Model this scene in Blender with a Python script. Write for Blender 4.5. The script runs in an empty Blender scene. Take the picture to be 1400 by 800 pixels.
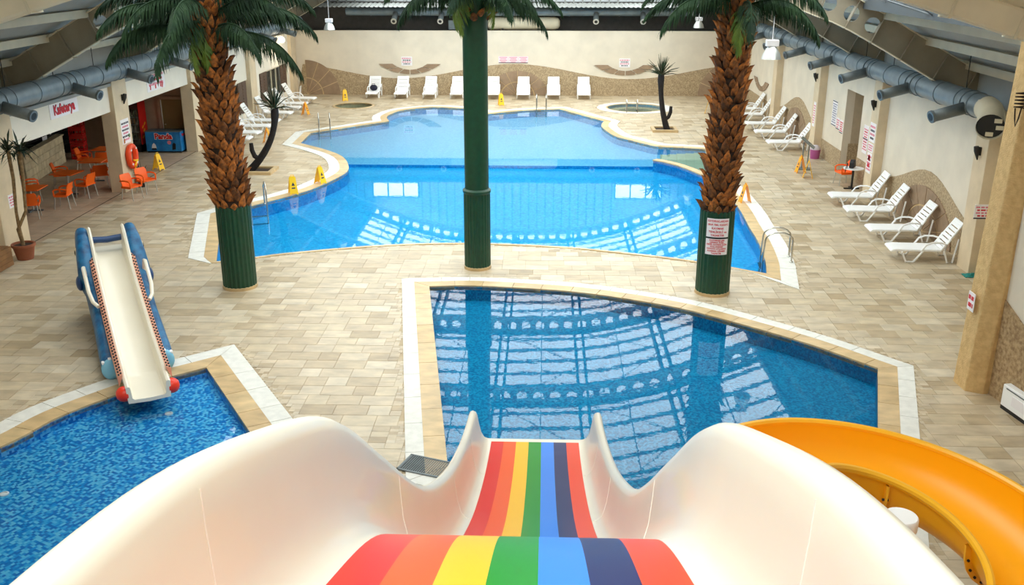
import bpy, bmesh, math, random
from mathutils import Vector, Matrix
random.seed(7)
R = math.radians
S = bpy.context.scene
C = S.collection

# ------------------------------------------------------------------ camera
FPX, PITCH, CAMZ = 1325.0, R(19.2), 7.6
YAW = math.atan(48 / (FPX / math.cos(PITCH)))
c_f = Vector((-math.sin(YAW) * math.cos(PITCH), math.cos(YAW) * math.cos(PITCH), -math.sin(PITCH)))
c_r = Vector((math.cos(YAW), math.sin(YAW), 0))
c_u = c_r.cross(c_f)
CAM = Vector((0, 0, CAMZ))
cd = bpy.data.cameras.new('camera')
cd.sensor_width = 36
cd.lens = FPX / 1400 * 36
cd.clip_end = 500
cam = bpy.data.objects.new('camera', cd)
C.objects.link(cam)
M = Matrix((c_r, c_u, -c_f)).transposed().to_4x4()
M.translation = CAM
cam.matrix_world = M
S.camera = cam

# ------------------------------------------------------------------ light: overcast daylight through the roof glazing
w = bpy.data.worlds.new('sky')
S.world = w
w.use_nodes = True
bgn = w.node_tree.nodes['Background']
bgn.inputs[0].default_value = (0.95, 0.985, 0.965, 1)
bgn.inputs[1].default_value = 4.4


def portal(name, loc, sx, sy, rot=(0, 0, 0)):
    l = bpy.data.lights.new(name, 'AREA')
    l.shape = 'RECTANGLE'
    l.size, l.size_y = sx, sy
    l.cycles.is_portal = True
    o = bpy.data.objects.new(name, l)
    o.location = loc
    o.rotation_euler = rot
    C.objects.link(o)


portal('skylight_portal_hall', (-1.7, 37.0, 8.95), 19.6, 41.5)
portal('skylight_portal_tower', (-1.6, 4.5, 10.75), 6.8, 16.4)
S.view_settings.view_transform = 'Standard'
S.view_settings.look = 'None'
S.view_settings.gamma = 1
S.view_settings.use_curve_mapping = False
S.view_settings.exposure = 0.28
S.cycles.max_bounces = 9
S.cycles.diffuse_bounces = 5
S.cycles.glossy_bounces = 4
S.cycles.transparent_max_bounces = 16
S.cycles.caustics_reflective = False
S.cycles.caustics_refractive = False
S.cycles.sample_clamp_indirect = 12


# ------------------------------------------------------------------ photo pixel -> place on a real plane
def ray(u, v):
    return c_f + c_r * ((u - 700) / FPX) - c_u * ((v - 400) / FPX)


def fl(u, v, z=0.0):
    d = ray(u, v)
    return CAM + d * ((z - CAMZ) / d.z)


def on_x(u, v, X):
    d = ray(u, v)
    return CAM + d * (X / d.x)


def on_y(u, v, Y):
    d = ray(u, v)
    return CAM + d * (Y / d.y)


def px(p):
    q = Vector(p) - CAM
    zc = q.dot(c_f)
    if zc < 0.1:
        return (-9999, -9999)
    return (700 + FPX * q.dot(c_r) / zc, 400 - FPX * q.dot(c_u) / zc)


# ------------------------------------------------------------------ helpers
def tag(o, label=None, cat=None, group=None, kind=None):
    if label: o['label'] = label
    if cat: o['category'] = cat
    if group: o['group'] = group
    if kind: o['kind'] = kind
    return o


def thing(name, label, cat, loc=(0, 0, 0), rz=0.0, group=None):
    o = bpy.data.objects.new(name, None)
    o.empty_display_size = 0.1
    C.objects.link(o)
    o.location = loc
    o.rotation_euler = (0, 0, rz)
    return tag(o, label, cat, group)


def struct_root(name, loc=(0, 0, 0)):
    o = bpy.data.objects.new(name, None)
    C.objects.link(o)
    o.location = loc
    o['kind'] = 'structure'
    return o


def link(name, me, mat=None, parent=None, loc=None, rot=None):
    if mat and not me.materials:
        me.materials.append(mat)
    o = bpy.data.objects.new(name, me)
    C.objects.link(o)
    if parent: o.parent = parent
    if loc is not None: o.location = loc
    if rot is not None: o.rotation_euler = rot
    return o


def copy_tree(o, parent=None):
    c = o.copy()
    C.objects.link(c)
    c.parent = parent
    for ch in list(o.children):
        copy_tree(ch, c)
    return c


def rotm(a):
    if a is None: return None
    if isinstance(a, Matrix): return a
    return Matrix.Rotation(a, 3, 'Z')


class MB:
    def __init__(s):
        s.v, s.f = [], []

    def add(s, vs, fs):
        n = len(s.v)
        s.v += [tuple(v) for v in vs]
        s.f += [tuple(i + n for i in q) for q in fs]
        return s

    def box(s, c, d, rot=None):
        r_ = rotm(rot)
        c = Vector(c)
        vs = []
        for sx in (-.5, .5):
            for sy in (-.5, .5):
                for sz in (-.5, .5):
                    p = Vector((sx * d[0], sy * d[1], sz * d[2]))
                    if r_: p = r_ @ p
                    vs.append(c + p)
        return s.add(vs, [(0, 1, 3, 2), (4, 6, 7, 5), (0, 4, 5, 1), (2, 3, 7, 6), (0, 2, 6, 4), (1, 5, 7, 3)])

    def bar(s, p0, p1, wd, ht, up=(0, 0, 1)):
        p0, p1 = Vector(p0), Vector(p1)
        d = (p1 - p0)
        L = d.length
        d.normalize()
        sd = d.cross(Vector(up))
        if sd.length < 1e-5: sd = Vector((1, 0, 0))
        sd.normalize()
        u2 = sd.cross(d)
        m = Matrix((sd, d, u2)).transposed()
        return s.box((p0 + p1) / 2, (wd, L, ht), m)

    def tube(s, pts, r, n=8, caps=True, closed=False):
        pts = [Vector(p) for p in pts]
        k = len(pts)
        rs = r if isinstance(r, (list, tuple)) else [r] * k
        vs, fs = [], []
        prev = None
        for i, p in enumerate(pts):
            a = pts[i - 1] if (i > 0 or closed) else p
            b = pts[(i + 1) % k] if (i < k - 1 or closed) else p
            d = (b - a).normalized()
            if prev is None:
                h = Vector((0, 0, 1)) if abs(d.z) < .9 else Vector((1, 0, 0))
                sd = d.cross(h).normalized()
            else:
                sd = (prev - d * prev.dot(d))
                if sd.length < 1e-6: sd = d.orthogonal()
                sd.normalize()
            prev = sd
            up = sd.cross(d)
            for j in range(n):
                t = 2 * math.pi * j / n
                vs.append(p + sd * (rs[i] * math.cos(t)) + up * (rs[i] * math.sin(t)))
        m = k if closed else k - 1
        for i in range(m):
            for j in range(n):
                a = i * n + j
                b = i * n + (j + 1) % n
                i2 = ((i + 1) % k) * n
                fs.append((a, b, i2 + (j + 1) % n, i2 + j))
        if caps and not closed:
            fs.append(tuple(range(n - 1, -1, -1)))
            fs.append(tuple((k - 1) * n + j for j in range(n)))
        return s.add(vs, fs)

    def cyl(s, p0, p1, r0, r1=None, n=16, caps=True):
        return s.tube([p0, p1], [r0, r0 if r1 is None else r1], n, caps)

    def lathe(s, prof, n=24, c=(0, 0, 0), rfun=None):
        vs, fs = [], []
        for (r_, z) in prof:
            for j in range(n):
                t = 2 * math.pi * j / n
                q = r_ * (rfun(j) if rfun else 1)
                vs.append((c[0] + q * math.cos(t), c[1] + q * math.sin(t), c[2] + z))
        for i in range(len(prof) - 1):
            for j in range(n):
                fs.append((i * n + j, i * n + (j + 1) % n, (i + 1) * n + (j + 1) % n, (i + 1) * n + j))
        if prof[0][0] > 1e-6: fs.append(tuple(range(n - 1, -1, -1)))
        if prof[-1][0] > 1e-6: fs.append(tuple((len(prof) - 1) * n + j for j in range(n)))
        return s.add(vs, fs)

    def prism(s, poly, z0, z1, fn=None):
        """polygon (a,b) extruded from z0 to z1; fn maps (a,b,c) -> xyz"""
        fn = fn or (lambda a, b, c: (a, b, c))
        n = len(poly)
        vs = [fn(a, b, z0) for a, b in poly] + [fn(a, b, z1) for a, b in poly]
        fs = [tuple(range(n - 1, -1, -1)), tuple(range(n, 2 * n))]
        for i in range(n):
            fs.append((i, (i + 1) % n, n + (i + 1) % n, n + i))
        return s.add(vs, fs)

    def ellip(s, c, r, nu=14, nv=9, rot=None):
        r_ = rotm(rot)
        vs, fs = [], []
        for i in range(nv + 1):
            ph = math.pi * i / nv
            for j in range(nu):
                th = 2 * math.pi * j / nu
                p = Vector((r[0] * math.sin(ph) * math.cos(th), r[1] * math.sin(ph) * math.sin(th), -r[2] * math.cos(ph)))
                if r_: p = r_ @ p
                vs.append(Vector(c) + p)
        for i in range(nv):
            for j in range(nu):
                fs.append((i * nu + j, i * nu + (j + 1) % nu, (i + 1) * nu + (j + 1) % nu, (i + 1) * nu + j))
        return s.add(vs, fs)

    def rings(s, rings_, closed=True, caps=True):
        """loft a list of equal-length rings"""
        n = len(rings_[0])
        vs = [p for rg in rings_ for p in rg]
        fs = []
        for i in range(len(rings_) - 1):
            for j in range(n if closed else n - 1):
                a, b = i * n + j, i * n + (j + 1) % n
                fs.append((a, b, b + n, a + n))
        if caps and closed:
            fs.append(tuple(range(n - 1, -1, -1)))
            fs.append(tuple((len(rings_) - 1) * n + j for j in range(n)))
        return s.add(vs, fs)

    def mesh(s, name, smooth=False, ang=38, fix=True):
        me = bpy.data.meshes.new(name)
        me.from_pydata(s.v, [], s.f)
        if fix:
            bm = bmesh.new()
            bm.from_mesh(me)
            bmesh.ops.remove_doubles(bm, verts=bm.verts, dist=1e-5)
            bmesh.ops.recalc_face_normals(bm, faces=bm.faces)
            bm.to_mesh(me)
            bm.free()
        if smooth:
            for p in me.polygons: p.use_smooth = True
            me.set_sharp_from_angle(angle=R(ang))
        me.update()
        return me

    def obj(s, name, mat, parent=None, smooth=False, bevel=0, loc=None, rot=None, ang=38, fix=True):
        o = link(name, s.mesh(name, smooth, ang, fix), mat, parent, loc, rot)
        if bevel:
            b = o.modifiers.new('bevel', 'BEVEL')
            b.width = bevel
            b.segments = 2
            b.limit_method = 'ANGLE'
        return o


def fill_mesh(loops, name, depth=0.0):
    """flat region with holes (loops of (x,y)), thickness 2*depth, as a mesh"""
    cu = bpy.data.curves.new('tmp', 'CURVE')
    cu.dimensions = '2D'
    cu.fill_mode = 'BOTH'
    cu.extrude = depth
    for lp in loops:
        sp = cu.splines.new('POLY')
        sp.points.add(len(lp) - 1)
        for i, q in enumerate(lp):
            sp.points[i].co = (q[0], q[1], 0, 1)
        sp.use_cyclic_u = True
    o = bpy.data.objects.new('tmp', cu)
    C.objects.link(o)
    dg = bpy.context.evaluated_depsgraph_get()
    me = bpy.data.meshes.new_from_object(o.evaluated_get(dg))
    bpy.data.objects.remove(o)
    bpy.data.curves.remove(cu)
    me.name = name
    me.materials.clear()
    if depth == 0 and sum(p.normal.z * p.area for p in me.polygons) < 0:
        me.flip_normals()
    return me


def text_mesh(txt, size, name='lettering', bold=0.0, space=1.0):
    cu = bpy.data.curves.new('tmp', 'FONT')
    cu.body = txt
    cu.size = size
    cu.align_x = 'CENTER'
    cu.align_y = 'CENTER'
    cu.offset = bold
    cu.space_line = space
    cu.resolution_u = 2
    o = bpy.data.objects.new('tmp', cu)
    C.objects.link(o)
    dg = bpy.context.evaluated_depsgraph_get()
    me = bpy.data.meshes.new_from_object(o.evaluated_get(dg))
    bpy.data.objects.remove(o)
    bpy.data.curves.remove(cu)
    me.name = name
    me.materials.clear()
    return me


def catmull(pts, sub=6):
    """pts: list of (x,y,corner). closed; splits at corners, smooth between them"""
    n = len(pts)
    st = next((i for i, p in enumerate(pts) if p[2]), 0)
    pts = pts[st:] + pts[:st]
    out = []
    runs, cur = [], [pts[0]]
    for p in pts[1:] + [pts[0]]:
        cur.append(p)
        if p[2]:
            runs.append(cur)
            cur = [p]
    if len(cur) > 1: runs.append(cur)
    for run in runs:
        k = len(run)
        for i in range(k - 1):
            p1, p2 = Vector(run[i][:2]), Vector(run[i + 1][:2])
            p0 = Vector(run[i - 1][:2]) if i > 0 else p1 * 2 - p2
            p3 = Vector(run[i + 2][:2]) if i + 2 < k else p2 * 2 - p1
            m = sub if k > 2 else 1
            for j in range(m):
                t = j / m
                q = 0.5 * ((2 * p1) + (p2 - p0) * t + (2 * p0 - 5 * p1 + 4 * p2 - p3) * t * t + (3 * p1 - p0 - 3 * p2 + p3) * t ** 3)
                out.append((q.x, q.y))
    return out


def area(poly):
    return sum(poly[i - 1][0] * poly[i][1] - poly[i][0] * poly[i - 1][1] for i in range(len(poly))) / 2


def offset(poly, d):
    """d: number or list of per-vertex outward distances"""
    n = len(poly)
    sg = 1 if area(poly) > 0 else -1
    out = []
    for i in range(n):
        a, b, c = Vector(poly[i - 1]), Vector(poly[i]), Vector(poly[(i + 1) % n])
        e1, e2 = (b - a).normalized(), (c - b).normalized()
        n1, n2 = Vector((e1.y, -e1.x)) * sg, Vector((e2.y, -e2.x)) * sg
        m = (n1 + n2)
        if m.length < 1e-4: m = n1
        m.normalize()
        k = 1 / max(.45, m.dot(n1))
        dd = d[i] if isinstance(d, list) else d
        q = b + m * (dd * k)
        out.append((q.x, q.y))
    return out


def inside(p, poly):
    x, y = p
    r_ = False
    j = len(poly) - 1
    for i in range(len(poly)):
        xi, yi = poly[i]
        xj, yj = poly[j]
        if (yi > y) != (yj > y) and x < (xj - xi) * (y - yi) / (yj - yi) + xi:
            r_ = not r_
        j = i
    return r_


def interp(tab, x):
    if x <= tab[0][0]: return tab[0][1]
    for (a, b), (c, d) in zip(tab, tab[1:]):
        if x <= c: return b + (d - b) * (x - a) / (c - a)
    return tab[-1][1]


# ------------------------------------------------------------------ materials
def srgb(r_, g, b):
    f = lambda c: (c / 255 / 12.92) if c / 255 <= .04045 else ((c / 255 + .055) / 1.055) ** 2.4
    return (f(r_), f(g), f(b), 1)


def nodes_of(m):
    m.use_nodes = True
    return m.node_tree.nodes, m.node_tree.links, m.node_tree.nodes['Principled BSDF']


def mat(name, col, rough=.5, metal=0., var=0., vscale=4., bump=0., bscale=60., rnd=0., coat=0., spec=None, col2=None):
    """procedural surface: base colour, cloudy variation to col2, fine bump, optional per-object tint"""
    m = bpy.data.materials.new(name)
    N, L, b = nodes_of(m)
    b.inputs['Roughness'].default_value = rough
    b.inputs['Metallic'].default_value = metal
    if coat:
        b.inputs['Coat Weight'].default_value = coat
        b.inputs['Coat Roughness'].default_value = .06
    if spec is not None: b.inputs['Specular IOR Level'].default_value = spec
    b.inputs['Base Color'].default_value = col
    out = None
    if var or col2:
        tc = N.new('ShaderNodeTexCoord')
        no = N.new('ShaderNodeTexNoise')
        no.inputs['Scale'].default_value = vscale
        no.inputs['Detail'].default_value = 5
        L.new(tc.outputs['Object'], no.inputs['Vector'])
        mx = N.new('ShaderNodeMix')
        mx.data_type = 'RGBA'
        rp = N.new('ShaderNodeValToRGB')
        rp.color_ramp.elements[0].position = .35
        rp.color_ramp.elements[1].position = .65
        L.new(no.outputs['Fac'], rp.inputs['Fac'])
        L.new(rp.outputs['Color'], mx.inputs[0])
        mx.inputs[6].default_value = col
        c2 = col2 or tuple(c * (1 - var) for c in col[:3]) + (1,)
        mx.inputs[7].default_value = c2
        out = mx.outputs[2]
    if rnd:
        oi = N.new('ShaderNodeObjectInfo')
        mp = N.new('ShaderNodeMapRange')
        mp.inputs[3].default_value = 1 - rnd
        mp.inputs[4].default_value = 1 + rnd * .6
        L.new(oi.outputs['Random'], mp.inputs[0])
        hs = N.new('ShaderNodeHueSaturation')
        if out: L.new(out, hs.inputs['Color'])
        else: hs.inputs['Color'].default_value = col
        L.new(mp.outputs[0], hs.inputs['Value'])
        out = hs.outputs['Color']
    if out: L.new(out, b.inputs['Base Color'])
    if bump:
        tc2 = N.new('ShaderNodeTexCoord')
        n2 = N.new('ShaderNodeTexNoise')
        n2.inputs['Scale'].default_value = bscale
        n2.inputs['Detail'].default_value = 3
        bp = N.new('ShaderNodeBump')
        bp.inputs['Strength'].default_value = bump
        bp.inputs['Distance'].default_value = .02
        L.new(tc2.outputs['Object'], n2.inputs['Vector'])
        L.new(n2.outputs['Fac'], bp.inputs['Height'])
        L.new(bp.outputs['Normal'], b.inputs['Normal'])
    return m


def tile_mat(name, cols, rough=.38):
    """stone pieces: every piece (mesh island or object) takes its own tone; veins inside a piece"""
    m = bpy.data.materials.new(name)
    N, L, b = nodes_of(m)
    b.inputs['Roughness'].default_value = rough
    ge = N.new('ShaderNodeNewGeometry')
    oi = N.new('ShaderNodeObjectInfo')
    ad = N.new('ShaderNodeMath')
    ad.operation = 'ADD'
    fr = N.new('ShaderNodeMath')
    fr.operation = 'FRACT'
    L.new(ge.outputs['Random Per Island'], ad.inputs[0])
    L.new(oi.outputs['Random'], ad.inputs[1])
    L.new(ad.outputs[0], fr.inputs[0])
    rp = N.new('ShaderNodeValToRGB')
    e = rp.color_ramp.elements
    while len(e) < len(cols): e.new(.5)
    for i, c in enumerate(cols):
        e[i].position = i / (len(cols) - 1)
        e[i].color = c
    L.new(fr.outputs[0], rp.inputs['Fac'])
    no = N.new('ShaderNodeTexNoise')
    no.inputs['Scale'].default_value = 1.0
    no.inputs['Detail'].default_value = 6
    mp = N.new('ShaderNodeMapping')
    mp.inputs['Scale'].default_value = (2.4, 4.2, 4)
    L.new(ge.outputs['Position'], mp.inputs['Vector'])
    L.new(mp.outputs[0], no.inputs['Vector'])
    mr = N.new('ShaderNodeMapRange')
    mr.inputs[1].default_value = .25
    mr.inputs[2].default_value = .75
    mr.inputs[3].default_value = .72
    mr.inputs[4].default_value = 1.18
    L.new(no.outputs['Fac'], mr.inputs[0])
    hs = N.new('ShaderNodeHueSaturation')
    L.new(rp.outputs['Color'], hs.inputs['Color'])
    L.new(mr.outputs[0], hs.inputs['Value'])
    L.new(hs.outputs['Color'], b.inputs['Base Color'])
    r2 = N.new('ShaderNodeMapRange')
    r2.inputs[3].default_value = rough - .12
    r2.inputs[4].default_value = rough + .15
    L.new(no.outputs['Fac'], r2.inputs[0])
    L.new(r2.outputs[0], b.inputs['Roughness'])
    return m


def mosaic_mat(name, cols, cell=.05):
    m = bpy.data.materials.new(name)
    N, L, b = nodes_of(m)
    b.inputs['Roughness'].default_value = .3
    ge = N.new('ShaderNodeNewGeometry')
    sn = N.new('ShaderNodeVectorMath')
    sn.operation = 'SNAP'
    sn.inputs[1].default_value = (cell, cell, cell)
    ro = N.new('ShaderNodeMapping')
    ro.inputs['Rotation'].default_value = (0, 0, R(28))
    L.new(ge.outputs['Position'], ro.inputs['Vector'])
    L.new(ro.outputs[0], sn.inputs[0])
    wn = N.new('ShaderNodeTexWhiteNoise')
    L.new(sn.outputs[0], wn.inputs['Vector'])
    rp = N.new('ShaderNodeValToRGB')
    rp.color_ramp.interpolation = 'CONSTANT'
    e = rp.color_ramp.elements
    while len(e) < len(cols): e.new(.5)
    for i, c in enumerate(cols):
        e[i].position = i / len(cols)
        e[i].color = c
    L.new(wn.outputs['Value'], rp.inputs['Fac'])
    L.new(rp.outputs['Color'], b.inputs['Base Color'])
    return m


def water_mat(name, tint, ripple=.05, scale=3.0):
    m = bpy.data.materials.new(name)
    m.use_nodes = True
    N, L = m.node_tree.nodes, m.node_tree.links
    N.clear()
    out = N.new('ShaderNodeOutputMaterial')
    mx = N.new('ShaderNodeMixShader')
    fr = N.new('ShaderNodeFresnel')
    fr.inputs['IOR'].default_value = 1.33
    tr = N.new('ShaderNodeBsdfTransparent')
    tr.inputs[0].default_value = tint
    gl = N.new('ShaderNodeBsdfGlossy')
    gl.inputs['Roughness'].default_value = .015
    tc = N.new('ShaderNodeNewGeometry')
    no = N.new('ShaderNodeTexNoise')
    no.inputs['Scale'].default_value = scale
    no.inputs['Detail'].default_value = 1
    bp = N.new('ShaderNodeBump')
    bp.inputs['Strength'].default_value = ripple
    bp.inputs['Distance'].default_value = .05
    L.new(tc.outputs['Position'], no.inputs['Vector'])
    L.new(no.outputs['Fac'], bp.inputs['Height'])
    L.new(bp.outputs['Normal'], gl.inputs['Normal'])
    L.new(bp.outputs['Normal'], fr.inputs['Normal'])
    L.new(fr.outputs[0], mx.inputs[0])
    L.new(tr.outputs[0], mx.inputs[1])
    L.new(gl.outputs[0], mx.inputs[2])
    L.new(mx.outputs[0], out.inputs[0])
    return m


def glass_mat(name, tint=(.93, .96, .97, 1)):
    m = bpy.data.materials.new(name)
    m.use_nodes = True
    N, L = m.node_tree.nodes, m.node_tree.links
    N.clear()
    out = N.new('ShaderNodeOutputMaterial')
    mx = N.new('ShaderNodeMixShader')
    tr = N.new('ShaderNodeBsdfTransparent')
    tr.inputs[0].default_value = tint
    gl = N.new('ShaderNodeBsdfGlossy')
    gl.inputs['Roughness'].default_value = .03
    mx.inputs[0].default_value = .07
    L.new(tr.outputs[0], mx.inputs[1])
    L.new(gl.outputs[0], mx.inputs[2])
    L.new(mx.outputs[0], out.inputs[0])
    return m


m_tile = tile_mat('travertine', [srgb(163, 143, 112), srgb(192, 174, 146), srgb(200, 184, 158), srgb(180, 160, 130), srgb(204, 190, 166), srgb(172, 151, 119), srgb(197, 180, 151), srgb(194, 177, 148), srgb(206, 193, 170)])
m_cafe_tile = tile_mat('cafe_floor_tile', [srgb(176, 150, 122), srgb(188, 164, 138), srgb(182, 158, 130)], .4)
m_joint = mat('joint_mortar', srgb(186, 167, 137), .9, var=.2, vscale=3)
m_coping = tile_mat('tan_coping', [srgb(206, 178, 132), srgb(196, 166, 120), srgb(214, 188, 146)], .4)
m_grate = mat('white_grating', srgb(226, 224, 216), .6, var=.12, vscale=6, bump=.3, bscale=90)
m_plaster = mat('cream_plaster', srgb(229, 218, 199), .85, var=.1, vscale=1.2, bump=.25, bscale=35)
m_plaster_l = mat('pale_plaster', srgb(240, 232, 216), .85, var=.06, vscale=1.5, bump=.12, bscale=35)
m_pebble = mat('pebble_dash', srgb(196, 174, 140), .9, vscale=18, bump=1.0, bscale=26, col2=srgb(150, 128, 98))
m_fan = mat('brown_fan_stone', srgb(160, 134, 108), .75, var=.18, vscale=5, bump=.1, rnd=.08)
m_column = mat('column_stone', srgb(222, 202, 170), .8, var=.12, vscale=2.2, bump=.2, bscale=25)
m_pillar = mat('ochre_pillar_render', srgb(218, 184, 128), .85, vscale=9, bump=.8, bscale=38, col2=srgb(200, 164, 110))
m_steel = mat('taupe_steel', srgb(150, 141, 122), .6, var=.15, vscale=2)
m_flange = mat('cream_steel', srgb(214, 204, 178), .55, var=.1, vscale=2)
m_cream_beam = mat('cream_painted_beam', srgb(226, 214, 186), .6, var=.12, vscale=1.5)
m_sheet = mat('grey_roof_sheet', srgb(158, 160, 156), .55, var=.12, vscale=1.2)
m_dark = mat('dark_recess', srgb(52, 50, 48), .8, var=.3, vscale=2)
m_bar = mat('dark_glazing_bar', srgb(92, 98, 102), .5)
m_glass = glass_mat('clear_glazing')
m_basin = mosaic_mat('main_pool_mosaic', [srgb(0, 164, 232), srgb(44, 186, 242), srgb(0, 152, 224), srgb(16, 174, 236)], .06)
m_basin_s = mosaic_mat('shallow_pool_mosaic', [srgb(104, 190, 238), srgb(122, 202, 244), srgb(88, 180, 234)], .06)
m_basin_n = mosaic_mat('near_pool_mosaic', [srgb(0, 118, 170), srgb(4, 140, 190), srgb(0, 104, 158), srgb(20, 150, 196)], .035)
m_basin_k = mosaic_mat('kid_pool_mosaic', [srgb(0, 132, 216), srgb(90, 194, 244), srgb(8, 150, 228), srgb(52, 174, 236), srgb(0, 120, 208), srgb(106, 204, 246)], .045)
m_water = water_mat('main_water', (.92, .99, 1, 1), .005, 8)
m_water_n = water_mat('near_water', (.84, .97, .98, 1), .005, 8)
m_water_k = water_mat('kid_water', (.93, .98, 1, 1), .03, 3)
m_white = mat('white_gelcoat', srgb(234, 226, 208), .32, coat=.2, var=.03, vscale=1.2)
m_white_pl = mat('white_plastic', srgb(246, 246, 246), .35)
m_chrome = mat('steel_tube', srgb(190, 188, 180), .22, metal=1)
m_duct = mat('galvanised_duct', srgb(128, 142, 150), .42, metal=.35, var=.2, vscale=3, bump=.1, bscale=12)
m_nozzle = mat('nozzle_grey', srgb(112, 120, 122), .45, metal=.3, var=.2, vscale=5)
m_black = mat('black', srgb(16, 16, 18), .5)
m_orange = mat('orange_plastic', srgb(250, 104, 18), .4)
m_alu = mat('aluminium', srgb(205, 205, 200), .35, metal=.7)
m_yellow = mat('yellow_plastic', srgb(250, 196, 22), .4)
m_amber = mat('amber_plastic', srgb(250, 168, 16), .4)
m_red = mat('red_plastic', srgb(214, 30, 26), .4)
m_green = mat('green_enamel', srgb(8, 66, 42), .4, var=.25, vscale=8)
m_leaf = mat('frond_green', srgb(34, 58, 30), .75, vscale=3, col2=srgb(18, 40, 24), rnd=.3, spec=.2)
m_leaf_y = mat('young_frond_green', srgb(104, 128, 40), .55, vscale=3, col2=srgb(70, 98, 34))
m_bark = mat('orange_brown_bark', srgb(180, 106, 38), .8, vscale=8, col2=srgb(62, 36, 18), rnd=.7)
m_bark_d = mat('dark_bark', srgb(52, 36, 24), .9, var=.4, vscale=12)
m_sign = mat('sign_white', srgb(240, 236, 238), .5)
m_ink_r = mat('ink_red', srgb(206, 36, 52), .6)
m_ink_p = mat('ink_pink', srgb(222, 128, 148), .6)
m_ink_b = mat('ink_dark', srgb(50, 50, 66), .6)
m_wood = mat('brown_shutter', srgb(98, 76, 62), .6, var=.2, vscale=6)
m_terra = mat('terracotta', srgb(150, 86, 58), .8, var=.15)


# ================================================================== THE SETTING
HX = -1.7                    # hall centre line
XL, XR, YB = -14.3, 11.0, 56.2
FRAMES = [26.0, 33.4, 40.8, 48.2, 55.6]


def densify(poly, mx=.55):
    out = []
    for i in range(len(poly)):
        a, b = Vector(poly[i]), Vector(poly[(i + 1) % len(poly)])
        k = max(1, math.ceil((b - a).length / mx))
        for j in range(k):
            q = a.lerp(b, j / k)
            out.append((q.x, q.y))
    return out


def P(lst):
    """photo pixels on the water edge -> ground outline"""
    o = []
    for t in lst:
        p = fl(t[0], t[1])
        o.append((p.x, p.y, len(t) > 2))
    return o


front = P([(296, 358, 1), (340, 353), (400, 345.5), (529, 335), (640, 332.5), (760, 337), (850, 345), (950, 357), (1048, 374.5, 1)])
rest = P([(1046, 356), (1036, 330), (1024, 310), (1012, 288), (995, 266), (970, 241, 1), (968, 222), (964, 204, 1), (940, 202.5),
          (900, 200.5), (880, 196.5), (862, 192), (840, 186), (824, 175), (822.5, 170), (826, 166, 1), (765, 149.5, 1), (715, 151.5),
          (667, 156, 1), (640, 149.5), (612, 147.3), (587, 147), (550, 151), (533, 157), (529, 161), (532, 166, 1), (425, 182, 1),
          (411, 196, 1), (442, 204), (466, 213), (476, 225), (472, 237), (436, 255), (400, 267), (331, 285), (303, 293, 1)])
MAIN = densify(catmull(front + rest))
near = P([(587, 392, 1), (640, 391), (700, 393.5), (780, 399), (850, 408), (930, 422), (1000, 440), (1100, 469), (1200, 504, 1)])
near += [(5.76, 15.16, False), (4.75, 12.0, True), (1.6, 12.35, False), (-1.47, 13.45, True)]
NEAR = densify(catmull(near))
kid = P([(282, 503, 1), (226, 518), (160, 540), (80, 571), (0, 612)])
kid += [(-10.0, 12.3, False), (-11.3, 10.0, True), (-11.3, 4.5, True), (-3.0, 4.5, True), (-2.3, 10.2, True), (-4.67, 14.09, False)]
KID = densify(catmull(kid))
WR_C, WR_R = (4.72, 51.6), 1.45
WL_C, WL_R = (-10.25, 51.9), 1.0
circ = lambda c, r_, n=40: [(c[0] + r_ * math.cos(2 * math.pi * i / n), c[1] + r_ * math.sin(2 * math.pi * i / n)) for i in range(n)]
WHR, WHL = circ(WR_C, WR_R), circ(WL_C, WL_R)

fl_front = set()
Fline = [(p[0], p[1]) for p in front]


def is_front(q):
    if not (-8.6 < q[0] < 5.6): return False
    tab = sorted(Fline)
    return abs(interp(tab, q[0]) - q[1]) < .12


tan_w = {'main': [.12 if is_front(q) else .34 for q in MAIN], 'near': .36, 'kid': .40, 'wr': .10, 'wl': .12}
whi_w = {'main': [0.13 if is_front(q) else .74 for q in MAIN], 'near': .66, 'kid': .78, 'wr': .55, 'wl': .14}
OUT = {'main': (MAIN, offset(MAIN, tan_w['main']), offset(MAIN, whi_w['main'])),
       'near': (NEAR, offset(NEAR, tan_w['near']), offset(NEAR, whi_w['near'])),
       'kid': (KID, offset(KID, tan_w['kid']), offset(KID, whi_w['kid'])),
       'wr': (WHR, offset(WHR, .10), offset(WHR, .55)),
       'wl': (WHL, offset(WHL, .12), offset(WHL, .14))}
HOLES = [OUT[k][2] for k in OUT]
BB = [(min(p[0] for p in h), max(p[0] for p in h), min(p[1] for p in h), max(p[1] for p in h)) for h in HOLES]


def in_hole(p):
    for h, b in zip(HOLES, BB):
        if b[0] < p[0] < b[1] and b[2] < p[1] < b[3] and inside(p, h): return True
    return False


# ---- floor slab with the pools cut out, paved with travertine
FX0, FX1, FY0, FY1 = -19.8, 11.6, -8.0, 57.8
slab = fill_mesh([[(FX0, FY0), (FX1, FY0), (FX1, FY1), (FX0, FY1)]] + [offset(OUT[k][0], .06) for k in OUT], 'floor', .06)
floor = link('floor', slab, m_joint, loc=(0, 0, -.069))
floor['kind'] = 'structure'

SIL = [(95, 800), (150, 755), (250, 680), (330, 628), (400, 600), (445, 594), (490, 602), (540, 620), (600, 648), (640, 590), (655, 558), (815, 560),
       (860, 655), (1000, 595), (1070, 571), (1150, 571), (1250, 598), (1330, 638), (1400, 690), (1400, 800)]
tiles = []


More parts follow.
